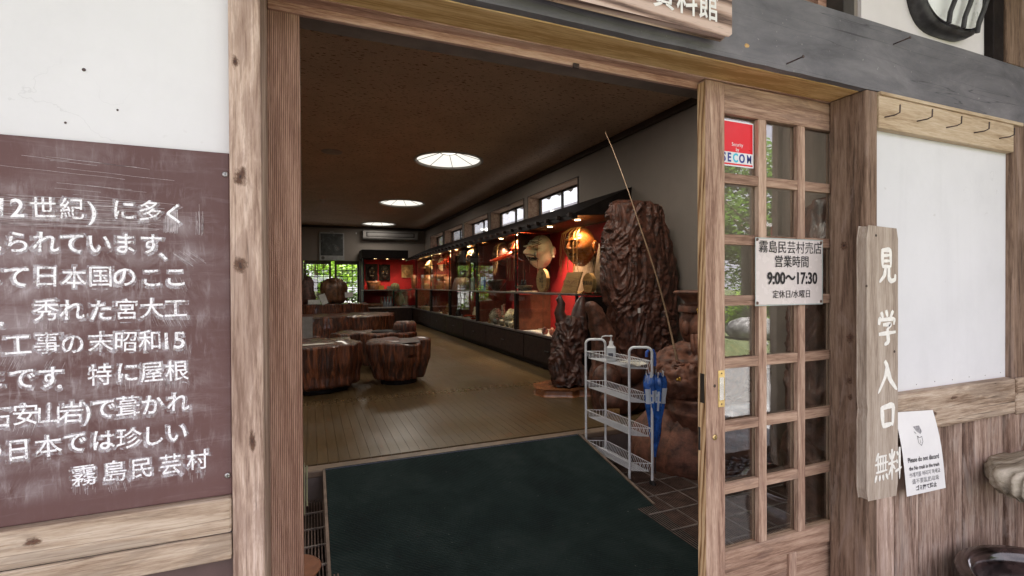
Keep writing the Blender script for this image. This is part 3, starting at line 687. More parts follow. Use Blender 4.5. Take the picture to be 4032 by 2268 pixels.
for s_, sz_, v_, m_, b_, sx_ in (('Please do not discard', .0225, .435, M_gink, .0005, .84), ('the No trash in the trash', .0185, .335, M_gink, .0004, .84), ('쓰레기를 버리지 마세요', .0185, .25, M_gink2, .0001, .9), ('请不要乱扔垃圾', .0195, .165, M_gink2, 0, 1.05), ('ゴミ捨て禁止', .0185, .075, M_gink, .0006, 1.0)):
    on_notice(text_mesh(s_, sz_, m_, 'lettering', sx=sx_, bold=b_), 0.0, v_)
def flat(pts, name, mat, cx, cv):
    me = bpy.data.meshes.new(name); me.from_pydata([(a, b, 0) for a, b in pts], [], [tuple(range(len(pts)))]); me.materials.append(mat)
    o = bpy.data.objects.new(name, me); COL.objects.link(o); return on_notice(o, cx, cv)
flat([(-.020, .012), (.012, .014), (.020, -.006), (.010, -.014), (-.008, -.004)], 'pictogram', M_gink2, -.03, .78)
flat([(-.008, .004), (0, 0), (.004, -.006), (-.002, -.004)], 'pictogram', M_gink2, -.10, .755)
flat([(-.004, .004), (.003, .002), (0, -.006)], 'pictogram', M_gink, -.06, .70)
for a, b in (((-.010, .012), (0, .006)), ((0, .006), (.012, .010)), ((.012, .010), (.013, -.008)), ((.013, -.008), (.002, -.020)), ((.002, -.020), (-.010, -.010)), ((-.010, -.010), (-.010, .012)), ((0, .0), (.001, -.012))):
    dx, dy = b[0]-a[0], b[1]-a[1]; l_ = math.hypot(dx, dy); nx, ny = -dy/l_*.0008, dx/l_*.0008
    flat([(a[0]+nx, a[1]+ny), (a[0]-nx, a[1]-ny), (b[0]-nx, b[1]-ny), (b[0]+nx, b[1]+ny)], 'pictogram', M_gink, -.02, .665)

# ------------------------------------------------------------------ hanging name board above the door
nb = thing('name_board', 'weathered grained board with white museum name hung on the dark beam', 'sign')
MB().prism([(.20, 1.928), (.984, 1.928), (.994, 1.936), (.994, 2.30), (.20, 2.30)], .945, .972, 'xz').build('board', W_board, nb, .004)
pr = []
for ch, x in (('芸', .703), ('資', .783), ('料', .853), ('館', .921)):
    pr.append(text_mesh(ch, .082, M_wht_paint, 't', None, (x, .9444, 1.986 if ch != '芸' else 2.003), bold=.0012, sx=.80))
join(pr, 'lettering', nb)

# ------------------------------------------------------------------ hooks and nails
hb_ = thing('hook_board', 'pale bare board with five bent nails above the right plaster panel', 'hook board')
MB().box((1.668, .995, 1.79), (2.462, 1.0215, 1.8925)).build('board', W_hook, hb_, .003)
for x, z in ((1.694, 1.826), (1.862, 1.834), (2.027, 1.832), (2.195, 1.833), (2.36, 1.831)):
    MB().tube([(x, .997, z), (x+.006, .968, z-.001), (x+.010, .957, z+.004), (x+.010, .956, z+.028)], .0022, 7).build('bent_nail', M_rust, hb_)
for k, (x, z, lab) in enumerate(((1.262, 1.925, 'nail with a pale head sticking out low in the dark beam'), (1.745, 2.068, 'nail sticking out near the top of the dark beam below the wall lamp'))):
    nl = MB().tube([(x, 1.0, z), (x+.012, .958, z+.005)], .0021, 8).lathe([(.0048, 0), (.0045, .0012)], 12, Matrix.Translation((x+.012, .958, z+.005)) @ Matrix.Rotation(R_(90), 4, 'X'))
    tag(nl.build('nail', M_rust), lab, 'nail')
MB().lathe([(.006, 0), (.004, .0015), (.001, .002)], 7, Matrix.Translation((1.108, .9987, 1.949)) @ Matrix.Rotation(R_(90), 4, 'X') @ Matrix.Scale(1.6, 4, (1, 0, .4))).build('chip', W_tan, fw)

# ------------------------------------------------------------------ wall lamp
wl = thing('wall_lamp', 'oval black iron wall lamp with milky glass behind curved bars', 'lamp', (2.075, 1.04, 2.45))
def srect(a, hx_, hz_, p=3.4):
    c, s_ = math.cos(a), math.sin(a); return (hx_*math.copysign(abs(c)**(2/p), c), hz_*math.copysign(abs(s_)**(2/p), s_))
m = MB()
V = []; prof = [(0, 1.0), (-.02, 1.01), (-.036, 1.0), (-.048, .96), (-.048, .92), (-.04, .90), (-.01, .90)]
for (dy, k) in prof:
    for i in range(48):
        x, z = srect(2*math.pi*i/48, .205, .285); kk = k if dy > -.07 else k
        ox = x*k if abs(k) > 0 else x; V.append((x*kk, dy, z*(1-(1-kk)*.75)))
F = [(j*48+i, j*48+(i+1) % 48, (j+1)*48+(i+1) % 48, (j+1)*48+i) for j in range(len(prof)-1) for i in range(48)]
m.add(V, F, True); m.build('rim', M_iron, wl)
def dome(u, v):
    x = (u-.5)*2; z = (v-.5)*2
    l_ = (abs(x)**3.4+abs(z)**3.4)**(1/3.4)
    if l_ > 1e-6: f_2 = max(abs(x), abs(z))/l_; x *= f_2; z *= f_2
    X = x*.186; Z = z*.262
    return (X, -.030-.055*(1-x*x*.8)*(1-z*z*.85)**.5 if abs(z) < 1.08 else -.03, Z)
dv, df = grid_surface(dome, 16, 20)
MB().add(dv, df, True).build('shade', plain('opal_glass', (.78, .80, .79), .3, var=.01, bmp=0), wl)
for xb in (-.085, .0, .085):
    MB().tube([(xb, -.052-.070*math.cos(t_*math.pi/2)**.7 if abs(t_) < 1 else -.07, .280*t_) for t_ in [i/8-1 for i in range(17)]], .0075, 8).build('bar', M_iron, wl)

# ------------------------------------------------------------------ slab seat and pot at the right
def lumpy(prof, n, amp, freq, seed, sx=1, sy=1, rid=0.0, vs=1.0):
    """closed lathe with noise; prof [(r, z)]"""
    V = []; F = []
    for j, (r, z) in enumerate(prof):
        for k in range(n):
            a = 2*math.pi*k/n; p = Vector((math.cos(a)*r*sx, math.sin(a)*r*sy, z))
            q = Vector((math.cos(a)*freq, math.sin(a)*freq, z*freq*vs+seed))
            dd = noise.noise(q)*amp+noise.noise(q*2.7)*amp*.5
            if rid: dd += rid*(.5-abs(noise.noise(Vector((math.cos(a)*freq*2.2, math.sin(a)*freq*2.2, z*freq*.35+seed)))))*1.5
            f = 1+dd if r > 1e-3 else 1
            V.append((p.x*f, p.y*f, z))
    m = len(prof)
    for j in range(m-1):
        for k in range(n): F.append((j*n+k, j*n+(k+1) % n, (j+1)*n+(k+1) % n, (j+1)*n+k))
    F.append(tuple(range(n))[::-1]); F.append(tuple(range((m-1)*n, m*n)))
    return V, F
M_bark = wood('grey_bark', (.11, .085, .06), (.32, .275, .20), (.55, .49, .39), 0, .9, .5, .25, 1.0, wear=.8, wearc=(.62, .57, .46))
ss = thing('slab_seat', 'rough half round timber slab fixed to the boards at the right edge', 'seat', (2.44, .875, -.02))
v_, f_ = lumpy([(.10, .56), (.19, .575), (.225, .61), (.232, .655), (.215, .672), (.1, .678)], 110, .09, 5.0, 3, 1.0, .62, rid=.22, vs=2.5)
MB().add(v_, f_, True).build('slab', M_bark, ss)

pt = thing('glazed_pot', 'large dark brown glazed pot standing below the slab seat', 'pot', (2.10, .71, -.02))
pt.scale = (1, 1, .73)
M_glaze = plain('brown_glaze', (.06, .038, .034), .16, 0, .5, 9, .2, coat=.6)
MB().lathe([(.12, 0), (.17, .03), (.235, .2), (.25, .36), (.235, .46), (.222, .50), (.235, .515), (.262, .52), (.268, .535), (.258, .548), (.235, .545), (.22, .53), (.212, .49), (.22, .40), (.20, .2), (.10, .06), (0.0005, .055)], 48, caps=True).build('body', M_glaze, pt)
MB().lathe([(.0005, .40), (.219, .40)], 32, caps=False).build('water', plain('dark_water', (.015, .013, .012), .05, var=.1, bmp=0), pt)

# ================================================================== GROUND, PORCH, ROOF
def ground_mat():
    m, nt, bs = newmat('garden_ground'); v = coords(nt, rnd=False)
    n1 = noise_(nt, v, .55, 5, .6, .4); n2 = noise_(nt, v, 14, 8, .75); sep = N(nt, 'ShaderNodeSeparateXYZ'); L(nt, v, sep.inputs[0])
    grav = ramp(nt, noise_(nt, v, 38, 4, .8), [(.3, (.09, .088, .085)), (.6, (.27, .26, .245)), (.8, (.42, .41, .39))])
    gr = ramp(nt, n2, [(.3, (.03, .055, .012)), (.55, (.125, .145, .06)), (.75, (.22, .205, .11))])
    yl = math_(nt, 'ADD', sep.outputs[1], math_(nt, 'MULTIPLY', n1, 1.6))
    mk = ramp(nt, math_(nt, 'DIVIDE', math_(nt, 'ADD', yl, 8.0), 8.0), [(.52, (1, 1, 1)), (.60, (0, 0, 0))])
    L(nt, mixc(nt, mk, grav, gr), bs.inputs['Base Color']); bs.inputs['Roughness'].default_value = .95
    bump(nt, bs, n2, .8, .03); return m
gm = MB(); gv, gf = grid_surface(lambda u, v: (-70+150*u, -90+180*v, -.06), 20, 20)
tag(gm.add(gv, gf).build('ground', ground_mat()), kind='structure')
tag(MB().box((-6, -1.75, -.058), (9, -.62, -.03)).build('path', plain('grey_paving', (.26, .26, .255), .9, var=.2, scale=6, bmp=.3)), kind='structure')
tag(MB().box((-6, -.62, -.058), (9, -.56, .0)).build('kerb', plain('kerb_stone', (.33, .32, .30), .85, var=.15)), kind='structure')
# band of dark pebbles set under the eave
pbm = MB(); rg = random.Random(3)
for i in range(1500):
    x = rg.uniform(1.2, 4.6); y = rg.uniform(-.55, .0); r = rg.uniform(.014, .026)
    pbm.sphere((x, y, -.045+r*.2), (r, r*rg.uniform(.6, 1), r*.6), 6, 4)
tag(pbm.build('dark_pebbles', plain('black_pebbles', (.05, .052, .058), .35, var=.5, scale=25, bmp=0)), 'bed of dark polished pebbles below the eave', 'pebbles', kind='stuff')
tag(MB().box((-6, .0, -.058), (9, .99, -.022)).build('porch_floor', plain('porch_concrete', (.30, .28, .26), .9, var=.1, scale=4)), kind='structure')
# roof slab and eave with rafters
rf = bpy.data.objects.new('roof', None); COL.objects.link(rf); rf['kind'] = 'structure'
MB().box((-4.2, -.55, 3.22), (4.4, 16.6, 3.32)).build('roof_slab', plain('dark_roof_tile', (.09, .09, .095), .6), rf)
MB().box((-4.2, -.55, 2.93), (4.4, .99, 2.96)).build('soffit', plain('pale_soffit', (.62, .62, .60), .9), rf)
MB().box((-4.2, -.62, 2.86), (4.4, -.55, 3.34)).build('fascia', W_rpost, rf, .004)
for k in range(14): MB().box((-4.0+.62*k, -.54, 2.84), (-3.93+.62*k, .985, 2.929)).build('rafter', W_rpost, rf, .003)
for k in range(32): MB().tube([(4.30, 1.3+.46*k, 3.22), (4.62, 1.3+.46*k, 3.12)], .075, 8).build('eave_tile', MATS['dark_roof_tile'], rf)
MB().box((4.30, 1.1, 3.14), (4.34, 16.6, 3.22)).build('fascia', W_post, rf)
# unseen boarded wall added to darken the reflection in the right panes
wg = bpy.data.objects.new('added_dark_wall', None); COL.objects.link(wg); wg['kind'] = 'structure'
for k in range(8): MB().box((3.46, -.50+.185*k, -.02), (3.49, -.318+.185*k, 2.84)).build('board', W_rpost, wg, .003)
MB().box((3.42, -.56, -.02), (3.53, -.505, 2.84)).build('post', W_rpost, wg, .004)

# ================================================================== THE ROOM
HI = .17
M_ceil = None
def ceil_mat():
    m, nt, bs = newmat('flecked_brown_ceiling'); v = coords(nt, rnd=False)
    mp = N(nt, 'ShaderNodeMapping'); mp.inputs['Scale'].default_value = (1.0, 2.6, 1); mp.inputs['Rotation'].default_value = (0, 0, R_(28)); L(nt, v, mp.inputs[0])
    vo = N(nt, 'ShaderNodeTexVoronoi'); vo.inputs['Scale'].default_value = 15; vo.inputs['Randomness'].default_value = 1; L(nt, mp.outputs[0], vo.inputs['Vector'])
    n = noise_(nt, mp.outputs[0], 22, 5, .7, .8)
    d_ = math_(nt, 'ADD', vo.outputs['Distance'], math_(nt, 'MULTIPLY', math_(nt, 'SUBTRACT', n, .5), 1.6))
    f = ramp(nt, d_, [(.14, (1, 1, 1)), (.24, (0, 0, 0))])
    c = mixc(nt, f, ramp(nt, noise_(nt, v, 2.2, 4), [(.3, (.54, .395, .29)), (.7, (.66, .495, .375))]), (.15, .075, .04))
    fine = ramp(nt, noise_(nt, v, 120, 3), [(.35, (.75, .75, .75)), (.65, (1, 1, 1))])
    c = mixc(nt, 1.0, c, fine, 'MULTIPLY')
    L(nt, c, bs.inputs['Base Color']); bs.inputs['Roughness'].default_value = .62; bs.inputs['Specular IOR Level'].default_value = .35
    bump(nt, bs, d_, .35, .004); return m
M_ceil = ceil_mat()
CZ = 3.09
LIGHTS = [(1.865, 6.9), (1.875, 10.85), (1.88, 14.8), (-1.6, 6.9), (-1.6, 10.85), (1.865, 2.95), (-1.6, 2.95)]  # last entry is an unseen lamp added to brighten the entrance
ce = MB(); LR = .475
X0, X1, Y0, Y1 = -3.4, 3.45, 1.33, 15.75
def rect(x0, y0, x1, y1): ce.add([(x0, y0, CZ), (x0, y1, CZ), (x1, y1, CZ), (x1, y0, CZ)], [(0, 1, 2, 3)])
for cx in (1.87, -1.6):
    rows_ = sorted(y for x, y in LIGHTS if abs(x-cx) < .2)
    yp = Y0
    for y in rows_:
        rect(cx-.6, yp, cx+.6, y-.6); yp = y+.6
        V = []; n = 48
        for k in range(n):
            a = 2*math.pi*k/n; c_, s_ = math.cos(a), math.sin(a); q = .6/max(abs(c_), abs(s_))
            V += [(cx+c_*LR, y+s_*LR, CZ), (cx+c_*q, y+s_*q, CZ)]
        ce.add(V, [(2*k, 2*((k+1) % n), 2*((k+1) % n)+1, 2*k+1) for k in range(n)])
    rect(cx-.6, yp, cx+.6, Y1)
rect(X0, Y0, -2.2, Y1); rect(-1.0, Y0, 1.27, Y1); rect(2.47, Y0, X1, Y1)
tag(ce.build('ceiling', M_ceil), kind='structure')
# interior walls with openings
rw = bpy.data.objects.new('side_wall', None); COL.objects.link(rw); rw['kind'] = 'structure'
WIN = [(5.95+1.86*k, 7.62+1.86*k) for k in range(4)]+[(13.4, 14.9)]
WZ0, WZ1 = 2.40, 2.78
MB().box((3.45, 1.2, -.05), (3.66, 15.9, WZ0)).build('wall_panel', M_grey, rw)
MB().box((3.45, 1.2, WZ1), (3.66, 15.9, 3.2)).build('wall_panel', M_grey, rw)
yp = 1.2
for a, b in WIN+[(15.9, None)]:
    MB().box((3.45, yp, WZ0), (3.66, a, WZ1)).build('wall_panel', M_grey, rw); yp = b
MB().box((3.405, 1.33, CZ-.075), (3.449, 15.7, CZ-.002)).build('cove_strip', plain('dark_trim_wood', (.045, .028, .02), .6), rw, .004)
W_win = wood('raw_window_pine', (.20, .11, .075), (.33, .215, .155), (.42, .30, .22), 1, .7, 1, 1, .2, knots=1.2)
for a, b in WIN:
    wn = MB()
    wn.box((3.443, a, WZ0), (3.70, a+.018, WZ1)).box((3.443, b-.018, WZ0), (3.70, b, WZ1)).box((3.443, a+.018, WZ1-.018), (3.70, b-.018, WZ1)).box((3.443, a+.018, WZ0), (3.70, b-.018, WZ0+.018))
    wf = wn.build('window_lining', W_win, rw)
    tr = MB(); tr.box((3.437, a-.012, WZ0-.01), (3.449, a, WZ1+.012)).box((3.437, b, WZ0-.01), (3.449, b+.012, WZ1+.012)).box((3.437, a, WZ1), (3.449, b, WZ1+.012))
    tr.build('window_casing', plain('dark_trim_wood', (.045, .028, .02), .6), rw)
    fr = MB(); mid = (a+b)/2; A = a+.018; B = b-.018; Z0 = WZ0+.018; Z1 = WZ1-.018
    for (p, q, u, v) in ((A, B, Z0, Z0+.03), (A, B, Z1-.03, Z1), (A, A+.03, Z0+.03, Z1-.03), (B-.03, B, Z0+.03, Z1-.03), (mid-.025, mid+.025, Z0+.03, Z1-.03)):
        fr.box((3.64, p, u), (3.665, q, v))
    fr.build('window_sash', plain('dark_bronze_sash', (.03, .028, .028), .4, .3), rw)
    for p, q in ((A+.03, mid-.025), (mid+.025, B-.03)): MB().box((3.650, p, Z0+.03), (3.654, q, Z1-.03)).build('window_pane', M_glass, rw)
bw = bpy.data.objects.new('back_wall', None); COL.objects.link(bw); bw['kind'] = 'structure'
OX0, OX1, OZ = -.16, 1.42, 2.04
for a, b in (((-3.4, 15.7, 0), (OX0, 15.85, 3.15)), ((OX0, 15.7, OZ), (OX1, 15.85, 3.15)), ((OX1, 15.7, 0), (3.45, 15.85, 3.15))): MB().box(a, b).build('wall_panel', M_grey, bw)
MB().box((-3.4, 15.655, CZ-.07), (3.40, 15.699, CZ-.003)).build('cove_strip', MATS['dark_trim_wood'], bw)
lw = bpy.data.objects.new('far_side_wall', None); COL.objects.link(lw); lw['kind'] = 'structure'
MB().box((-3.6, 1.2, 0), (-3.4, 15.85, 3.2)).build('wall_panel', M_grey, lw)
iw = bpy.data.objects.new('inner_front_wall', None); COL.objects.link(iw); iw['kind'] = 'structure'
MB().box((-3.4, 1.25, 0), (-1.0, 1.33, 3.15)).box((-1.0, 1.25, 1.97), (-.2, 1.33, 3.15)).build('wall_panel', M_grey, iw)
MB().box((2.0, 1.25, 0), (3.45, 1.33, 1.875)).build('wall_panel', M_grey, iw)

# floors
tag(MB().box((-3.4, 1.16, -.08), (3.45, 3.28, -.035)).build('entrance_floor', plain('dark_tile_bed', (.025, .018, .015), .7)), kind='structure')
tag(MB().box((-3.4, 3.25, -.05), (3.45, 15.7, HI-.012)).build('raised_floor_base', plain('grey_brown_riser', (.21, .17, .15), .6, var=.15, scale=5)), kind='structure')
tag(MB().box((-3.4, 3.235, HI-.05), (3.45, 3.335, HI-.006)).build('step_edge', plain('step_nosing_wood', (.17, .12, .085), .5, var=.2, scale=9), bevel=.008), kind='structure')
def floor_wood(name):
    m, nt, bs = newmat(name); v = coords(nt)
    mp = N(nt, 'ShaderNodeMapping'); mp.inputs['Scale'].default_value = (1, .08, 1); L(nt, v, mp.inputs[0])
    h = noise_(nt, mp.outputs[0], 35, 6, .6, .5); oi = N(nt, 'ShaderNodeObjectInfo')
    c = ramp(nt, h, [(.3, (.070, .044, .020)), (.6, (.100, .065, .030)), (.8, (.122, .081, .039))])
    tone = ramp(nt, oi.outputs['Random'], [(0, (.92, .92, .92)), (1, (1.06, 1.04, 1.0))])
    c = mixc(nt, 1.0, c, tone, 'MULTIPLY')
    tc = N(nt, 'ShaderNodeTexCoord'); wv = noise_(nt, tc.outputs['Object'], 1.1, 5, .65, .5)
    L(nt, c, bs.inputs['Base Color'])
    L(nt, ramp(nt, wv, [(.3, (.25, .25, .25)), (.7, (.42, .42, .42))]), bs.inputs['Roughness']); bs.inputs['Specular IOR Level'].default_value = .45
    bump(nt, bs, h, .1, .002); return m
M_floor = floor_wood('floor_board_wood')
fl = bpy.data.objects.new('room_floor', None); COL.objects.link(fl); fl['kind'] = 'structure'
PW = .0655; rg = random.Random(21); meshes = {}
x = -.55; i = 0
while x < 2.9 and i < 54:
    cuts = [3.337]; y = 3.337+rg.uniform(.5, 3.0)
    while y < 15.2: cuts.append(y); y += rg.uniform(2.2, 3.4)
    cuts.append(15.69)
    for a, b in zip(cuts, cuts[1:]):
        o = MB().box((0, a+.0003, -.012), (PW-.0020, b-.0006, 0)).build('plank', M_floor, fl); o.location = (x, 0, HI)
    x += PW; i += 1
MB().box((-3.4, 3.337, HI-.012), (-.552, 15.69, HI)).box((x, 3.337, HI-.012), (3.45, 15.69, HI)).build('floor_sheet', M_floor, fl)

# steel foot grating on the entrance floor
gr = thing('foot_grating', 'dark slatted drain grating with pale cross bars on the entrance floor', 'grating', (0, 0, -.03))
g1 = MB(); xx = -.7
while xx < 3.4:
    if xx < .12 or xx > 1.74: g1.box((xx, 1.4, .006), (xx+.006, 3.21, .027))
    xx += .0155
M_grate = plain('brown_grating', (.10, .062, .05), .45, .1, .3, 20)
g1.build('slats', M_grate, gr, kind='stuff')
M_bar = plain('worn_grating_bar', (.20, .17, .155), .45, .4, .25, 20)
for y in (3.03, 2.83, 2.64, 2.45, 2.26, 2.07, 1.88, 1.69, 1.5):
    MB().box((-.7, y-.006, .022), (.066, y+.006, .0295)).build('cross_bar', M_bar, gr); MB().box((1.76, y-.006, .022), (3.4, y+.006, .0295)).build('cross_bar', M_bar, gr)
for xb in (1.95, 2.13, 2.31, 2.49, 2.67, 2.85): MB().box((xb-.004, 1.4, .0215), (xb+.004, 3.2, .0285)).build('long_bar', M_bar, gr)

# ramp with carpet
def carpet():
    m, nt, bs = newmat('dark_green_carpet'); v = coords(nt, rnd=False)
    a = noise_(nt, v, 3.5, 5, .65, .4); b = noise_(nt, v, 420, 2, .7)
    wv = N(nt, 'ShaderNodeTexWave', wave_type='BANDS', bands_direction='DIAGONAL'); wv.inputs['Scale'].default_value = 26; wv.inputs['Distortion'].default_value = 1.5; L(nt, v, wv.inputs['Vector'])
    c = ramp(nt, a, [(.36, (.006, .011, .012)), (.5, (.009, .017, .017)), (.68, (.018, .027, .027))])
    c = mixc(nt, math_(nt, 'MULTIPLY', math_(nt, 'MULTIPLY', b, wv.outputs['Fac']), .35), c, (.05, .065, .06))
    pk = ramp(nt, noise_(nt, v, 95, 1, .5), [(.80, (0, 0, 0)), (.82, (1, 1, 1))]); c = mixc(nt, math_(nt, 'MULTIPLY', pk, .6), c, (.3, .3, .28))
    L(nt, c, bs.inputs['Base Color']); bs.inputs['Roughness'].default_value = .95; bs.inputs['Specular IOR Level'].default_value = .1
    bump(nt, bs, math_(nt, 'ADD', b, wv.outputs['Fac']), .7, .004); return m
rp = thing('carpeted_ramp', 'dark green carpeted entrance ramp edged with thin wood leading up to the raised floor', 'ramp')
def ramp_z(y): return -.012+.172*min(1, max(0, (y-2.36)/(3.235-2.36)))
ys = [1.2+2.04*i/34 for i in range(35)]
V = []; 
for y in ys:
    xr = 1.862 if y > 2.36 else 1.862-.06*min(1, (2.36-y)/.45)
    V += [(.082+.0015*math.sin(y*5), y, ramp_z(y)+.008), (xr, y, ramp_z(y)+.008), (xr, y, -.03), (.082, y, -.03)]
F = []
for i in range(len(ys)-1):
    for k in range(4): F.append((i*4+k, i*4+(k+1) % 4, (i+1)*4+(k+1) % 4, (i+1)*4+k))
n_ = len(V)-4; F.append((n_, n_+1, n_+2, n_+3))
MB().add(V, F).build('carpet', carpet(), rp)
bd = MB()
bd.prism([(2.36, -.03), (3.233, -.03), (3.233, .171), (2.36, -.001)], 1.866, 1.884, 'yz')
bd2 = MB().prism([(1.5, -.03), (3.233, -.03), (3.233, .171), (2.36, -.001), (1.5, -.001)], .066, .0805, 'yz')
M_rampw = plain('scuffed_ramp_wood', (.15, .105, .08), .6, var=.25, scale=14)
bd.build('side_board', M_rampw, rp); bd2.build('side_board', M_rampw, rp)
MB().box((.082, 3.222, ramp_z(3.22)+.006), (1.86, 3.2335, .1665)).build('end_strip', plain('navy_tape', (.03, .035, .08), .6), rp)

# ------------------------------------------------------------------ lattice doors in the back wall
def lattice_door(x0, x1, lab):
    t = thing('lattice_door', lab, 'door', (x0, 15.74, HI)); W = x1-x0; H = OZ-HI-.01
    Md = MATS['dark_trim_wood']
    MB().box((0, 0, 0), (.06, .035, H)).build('stile', Md, t); MB().box((W-.06, 0, 0), (W, .035, H)).build('stile', Md, t)
    MB().box((.06, 0, H-.10), (W-.06, .035, H)).build('rail', Md, t); MB().box((.06, 0, 0), (W-.06, .035, .30)).build('rail', Md, t)
    nx = 4; nz = 8
    for k in range(1, nx): xx = .06+(W-.12)*k/nx; MB().box((xx-.009, .004, .30), (xx+.009, .022, H-.10)).build('muntin', Md, t)
    for k in range(1, nz): zz = .30+(H-.40)*k/nz; MB().box((.06, .006, zz-.009), (W-.06, .0215, zz+.009)).build('muntin', Md, t)
    MB().box((.06, .024, .30), (W-.06, .028, H-.10)).build('pane', M_glass, t)
    return t
lattice_door(-.155, .60, 'left of the two dark lattice doors at the end of the room, garden behind')
lattice_door(.70, 1.415, 'right of the two dark lattice doors at the end of the room, beside the red showcase')
MB().box((OX0, 15.70, OZ-.01), (OX1, 15.735, OZ)).build('head_rail', MATS['dark_trim_wood'], bw)

# ------------------------------------------------------------------ ceiling lamps (lit), speaker, detector
M_diff = emit('lamp_diffuser', (1.0, .97, .88), .17)
M_core = emit('lamp_glow', (1.0, .96, .86), .30)
M_rim = plain('pale_lamp_rim', (.55, .54, .50), .4, var=.03)
lamp_labels = ['nearest large round ceiling lamp, lit, with dark ribs', 'middle round ceiling lamp of the visible row, lit', 'farthest round ceiling lamp, lit, above the air conditioner', 'round ceiling lamp over the left aisle, hidden by the door leaf', 'second round ceiling lamp over the left aisle, out of view', 'round ceiling lamp over the ramp, above the door head', 'unseen round ceiling lamp added to brighten the left end of the entrance floor']
for k, (lx, ly) in enumerate(LIGHTS):
    t = thing('ceiling_lamp', lamp_labels[k], 'lamp', (lx, ly, CZ), 0, 'round recessed lamps in the brown ceiling')
    MB().lathe([(.50, -.002), (.50, -.012), (.478, -.02), (.462, -.012), (.455, .01), (.448, .012)], 64, caps=False).build('rim', M_rim, t)
    MB().lathe([(.448, .010), (.12, .115)], 64, caps=False, smooth=False).build('diffuser', M_diff, t)
    MB().lathe([(.119, .1155), (.0005, .118)], 32, caps=False).build('glow_disc', M_core, t)
    rb = MB().lathe([(.124, .108), (.116, .108), (.116, .115), (.124, .113)], 32, caps=False)
    for q in range(8):
        a = 2*math.pi*(q+.5)/8; rb.tube([(.125*math.cos(a), .125*math.sin(a), .1105), (.448*math.cos(a), .448*math.sin(a), .0075)], .0045, 6)
    rb.build('ribs', plain('dark_rib', (.10, .09, .07), .5), t)
    li = bpy.data.lights.new('ceiling_lamp_light', 'AREA'); li.shape = 'DISK'; li.size = .8; li.energy = (5.4, 4.0, 2.0, 5.0, 3.4, 5.6, 5.6)[k]; li.color = (1, .93, .82)
    lo = bpy.data.objects.new('ceiling_lamp_light', li); COL.objects.link(lo); lo.parent = t; lo.location = (0, 0, -.03)
sp_ = thing('ceiling_speaker', 'flat round grey speaker set in the brown ceiling', 'speaker', (.289, 7.0, CZ))
MB().lathe([(.0005, -.014), (.105, -.014), (.128, -.010), (.135, -.001)], 36, caps=False).build('grille', plain('grey_plastic', (.30, .28, .27), .5), sp_)
dt = thing('smoke_detector', 'small white detector on the ceiling above the left stumps', 'detector', (.268, 11.0, CZ))
MB().lathe([(.07, -.001), (.07, -.02), (.05, -.045), (.03, -.06), (.0005, -.062)], 24, caps=False).build('body', plain('white_plastic', (.55, .54, .52), .4), dt)

# ------------------------------------------------------------------ air conditioner, poster, small sensor
ac = thing('air_conditioner', 'long grey air conditioner mounted high on the end wall', 'air conditioner', (1.50, 15.70, 2.70))
M_ac = plain('grey_ac_plastic', (.20, .185, .175), .5, var=.05)
MB().prism([(-.24, .04), (-.20, 0), (0, 0), (0, .26), (-.24, .26)], 0, 1.66, 'yz').build('casing', M_ac, ac, .01)
MB().box((.10, -.246, .075), (1.56, -.2405, .215)).build('dark_slot', W_dark, ac); MB().box((.13, -.252, .095), (1.53, -.247, .195)).build('flap', M_ac, ac, .003); MB().box((.13, -.2535, .118), (1.53, -.2522, .124)).build('groove', W_dark, ac)
po = thing('poster', 'framed print of dark tree branches hung above the lattice doors', 'poster', (.275, 15.66, 2.05))
MB().box((0, 0, 0), (.70, .03, .83)).build('frame', plain('pale_poster_frame', (.34, .34, .34), .5), po, .004)
def poster_mat():
    m, nt, bs = newmat('printed_picture'); v = coords(nt)
    n = noise_(nt, v, 3.2, 8, .72, 1.8); L(nt, ramp(nt, n, [(.35, (.012, .013, .014)), (.55, (.05, .053, .055)), (.72, (.17, .175, .175))]), bs.inputs['Base Color']); bs.inputs['Roughness'].default_value = .35; return m
MB().box((.035, -.003, .14), (.665, -.001, .795)).build('print', poster_mat(), po)
MB().lathe([(.05, 0), (.05, .002)], 7, Matrix.Translation((.10, -.001, .07)) @ Matrix.Rotation(R_(90), 4, 'X')).build('emblem', plain('dim_emblem', (.10, .09, .085), .6), po)
MB().box((.30, -.02, .80), (.40, .0, .87)).build('clip', plain('grey_plastic', (.30, .28, .27), .5), po, .005)
tag(MB().box((1.31, 15.66, 2.86), (1.345, 15.70, 2.91)).build('wall_sensor', plain('white_plastic', (.55, .54, .52), .4), bevel=.004), 'tiny white sensor on the end wall left of the air conditioner', 'sensor')

# ------------------------------------------------------------------ neighbouring building seen through the high windows
gt = thing('gallery_frame', 'pale painted posts and beams of a covered walk outside the high windows', 'walkway frame', (6.1, 3, -.06))
M_pb = plain('pale_beam_paint', (.55, .52, .52), .8, var=.1, scale=3)
MB().box((0, 0, 3.33), (.10, 20, 3.40)).build('beam', M_pb, gt)
for k in range(9): MB().box((.01, .4+2.3*k, 0), (.11, .5+2.3*k, 3.33)).build('post', M_pb, gt); MB().tube([(.06, .5+2.3*k, 3.0), (.06, 1.1+2.3*k, 3.36)], .03, 4).build('brace', M_pb, gt)
nbd = thing('neighbour_building', 'neighbouring house with tiled eave and pale boarded wall outside the high windows', 'building', (8.3, 4, -.06))
MB().box((1.2, 0, 0), (1.4, 22, 3.9)).build('wall', plain('pale_boards', (.42, .40, .40), .8, var=.1, scale=2), nbd)
MB().prism([(0, 3.35), (1.3, 3.9), (1.3, 4.0), (0, 3.45)], 0, 22, 'xz').build('roof', plain('dark_roof_tile', (.09, .09, .095), .6), nbd)
for k in range(48):
    pass
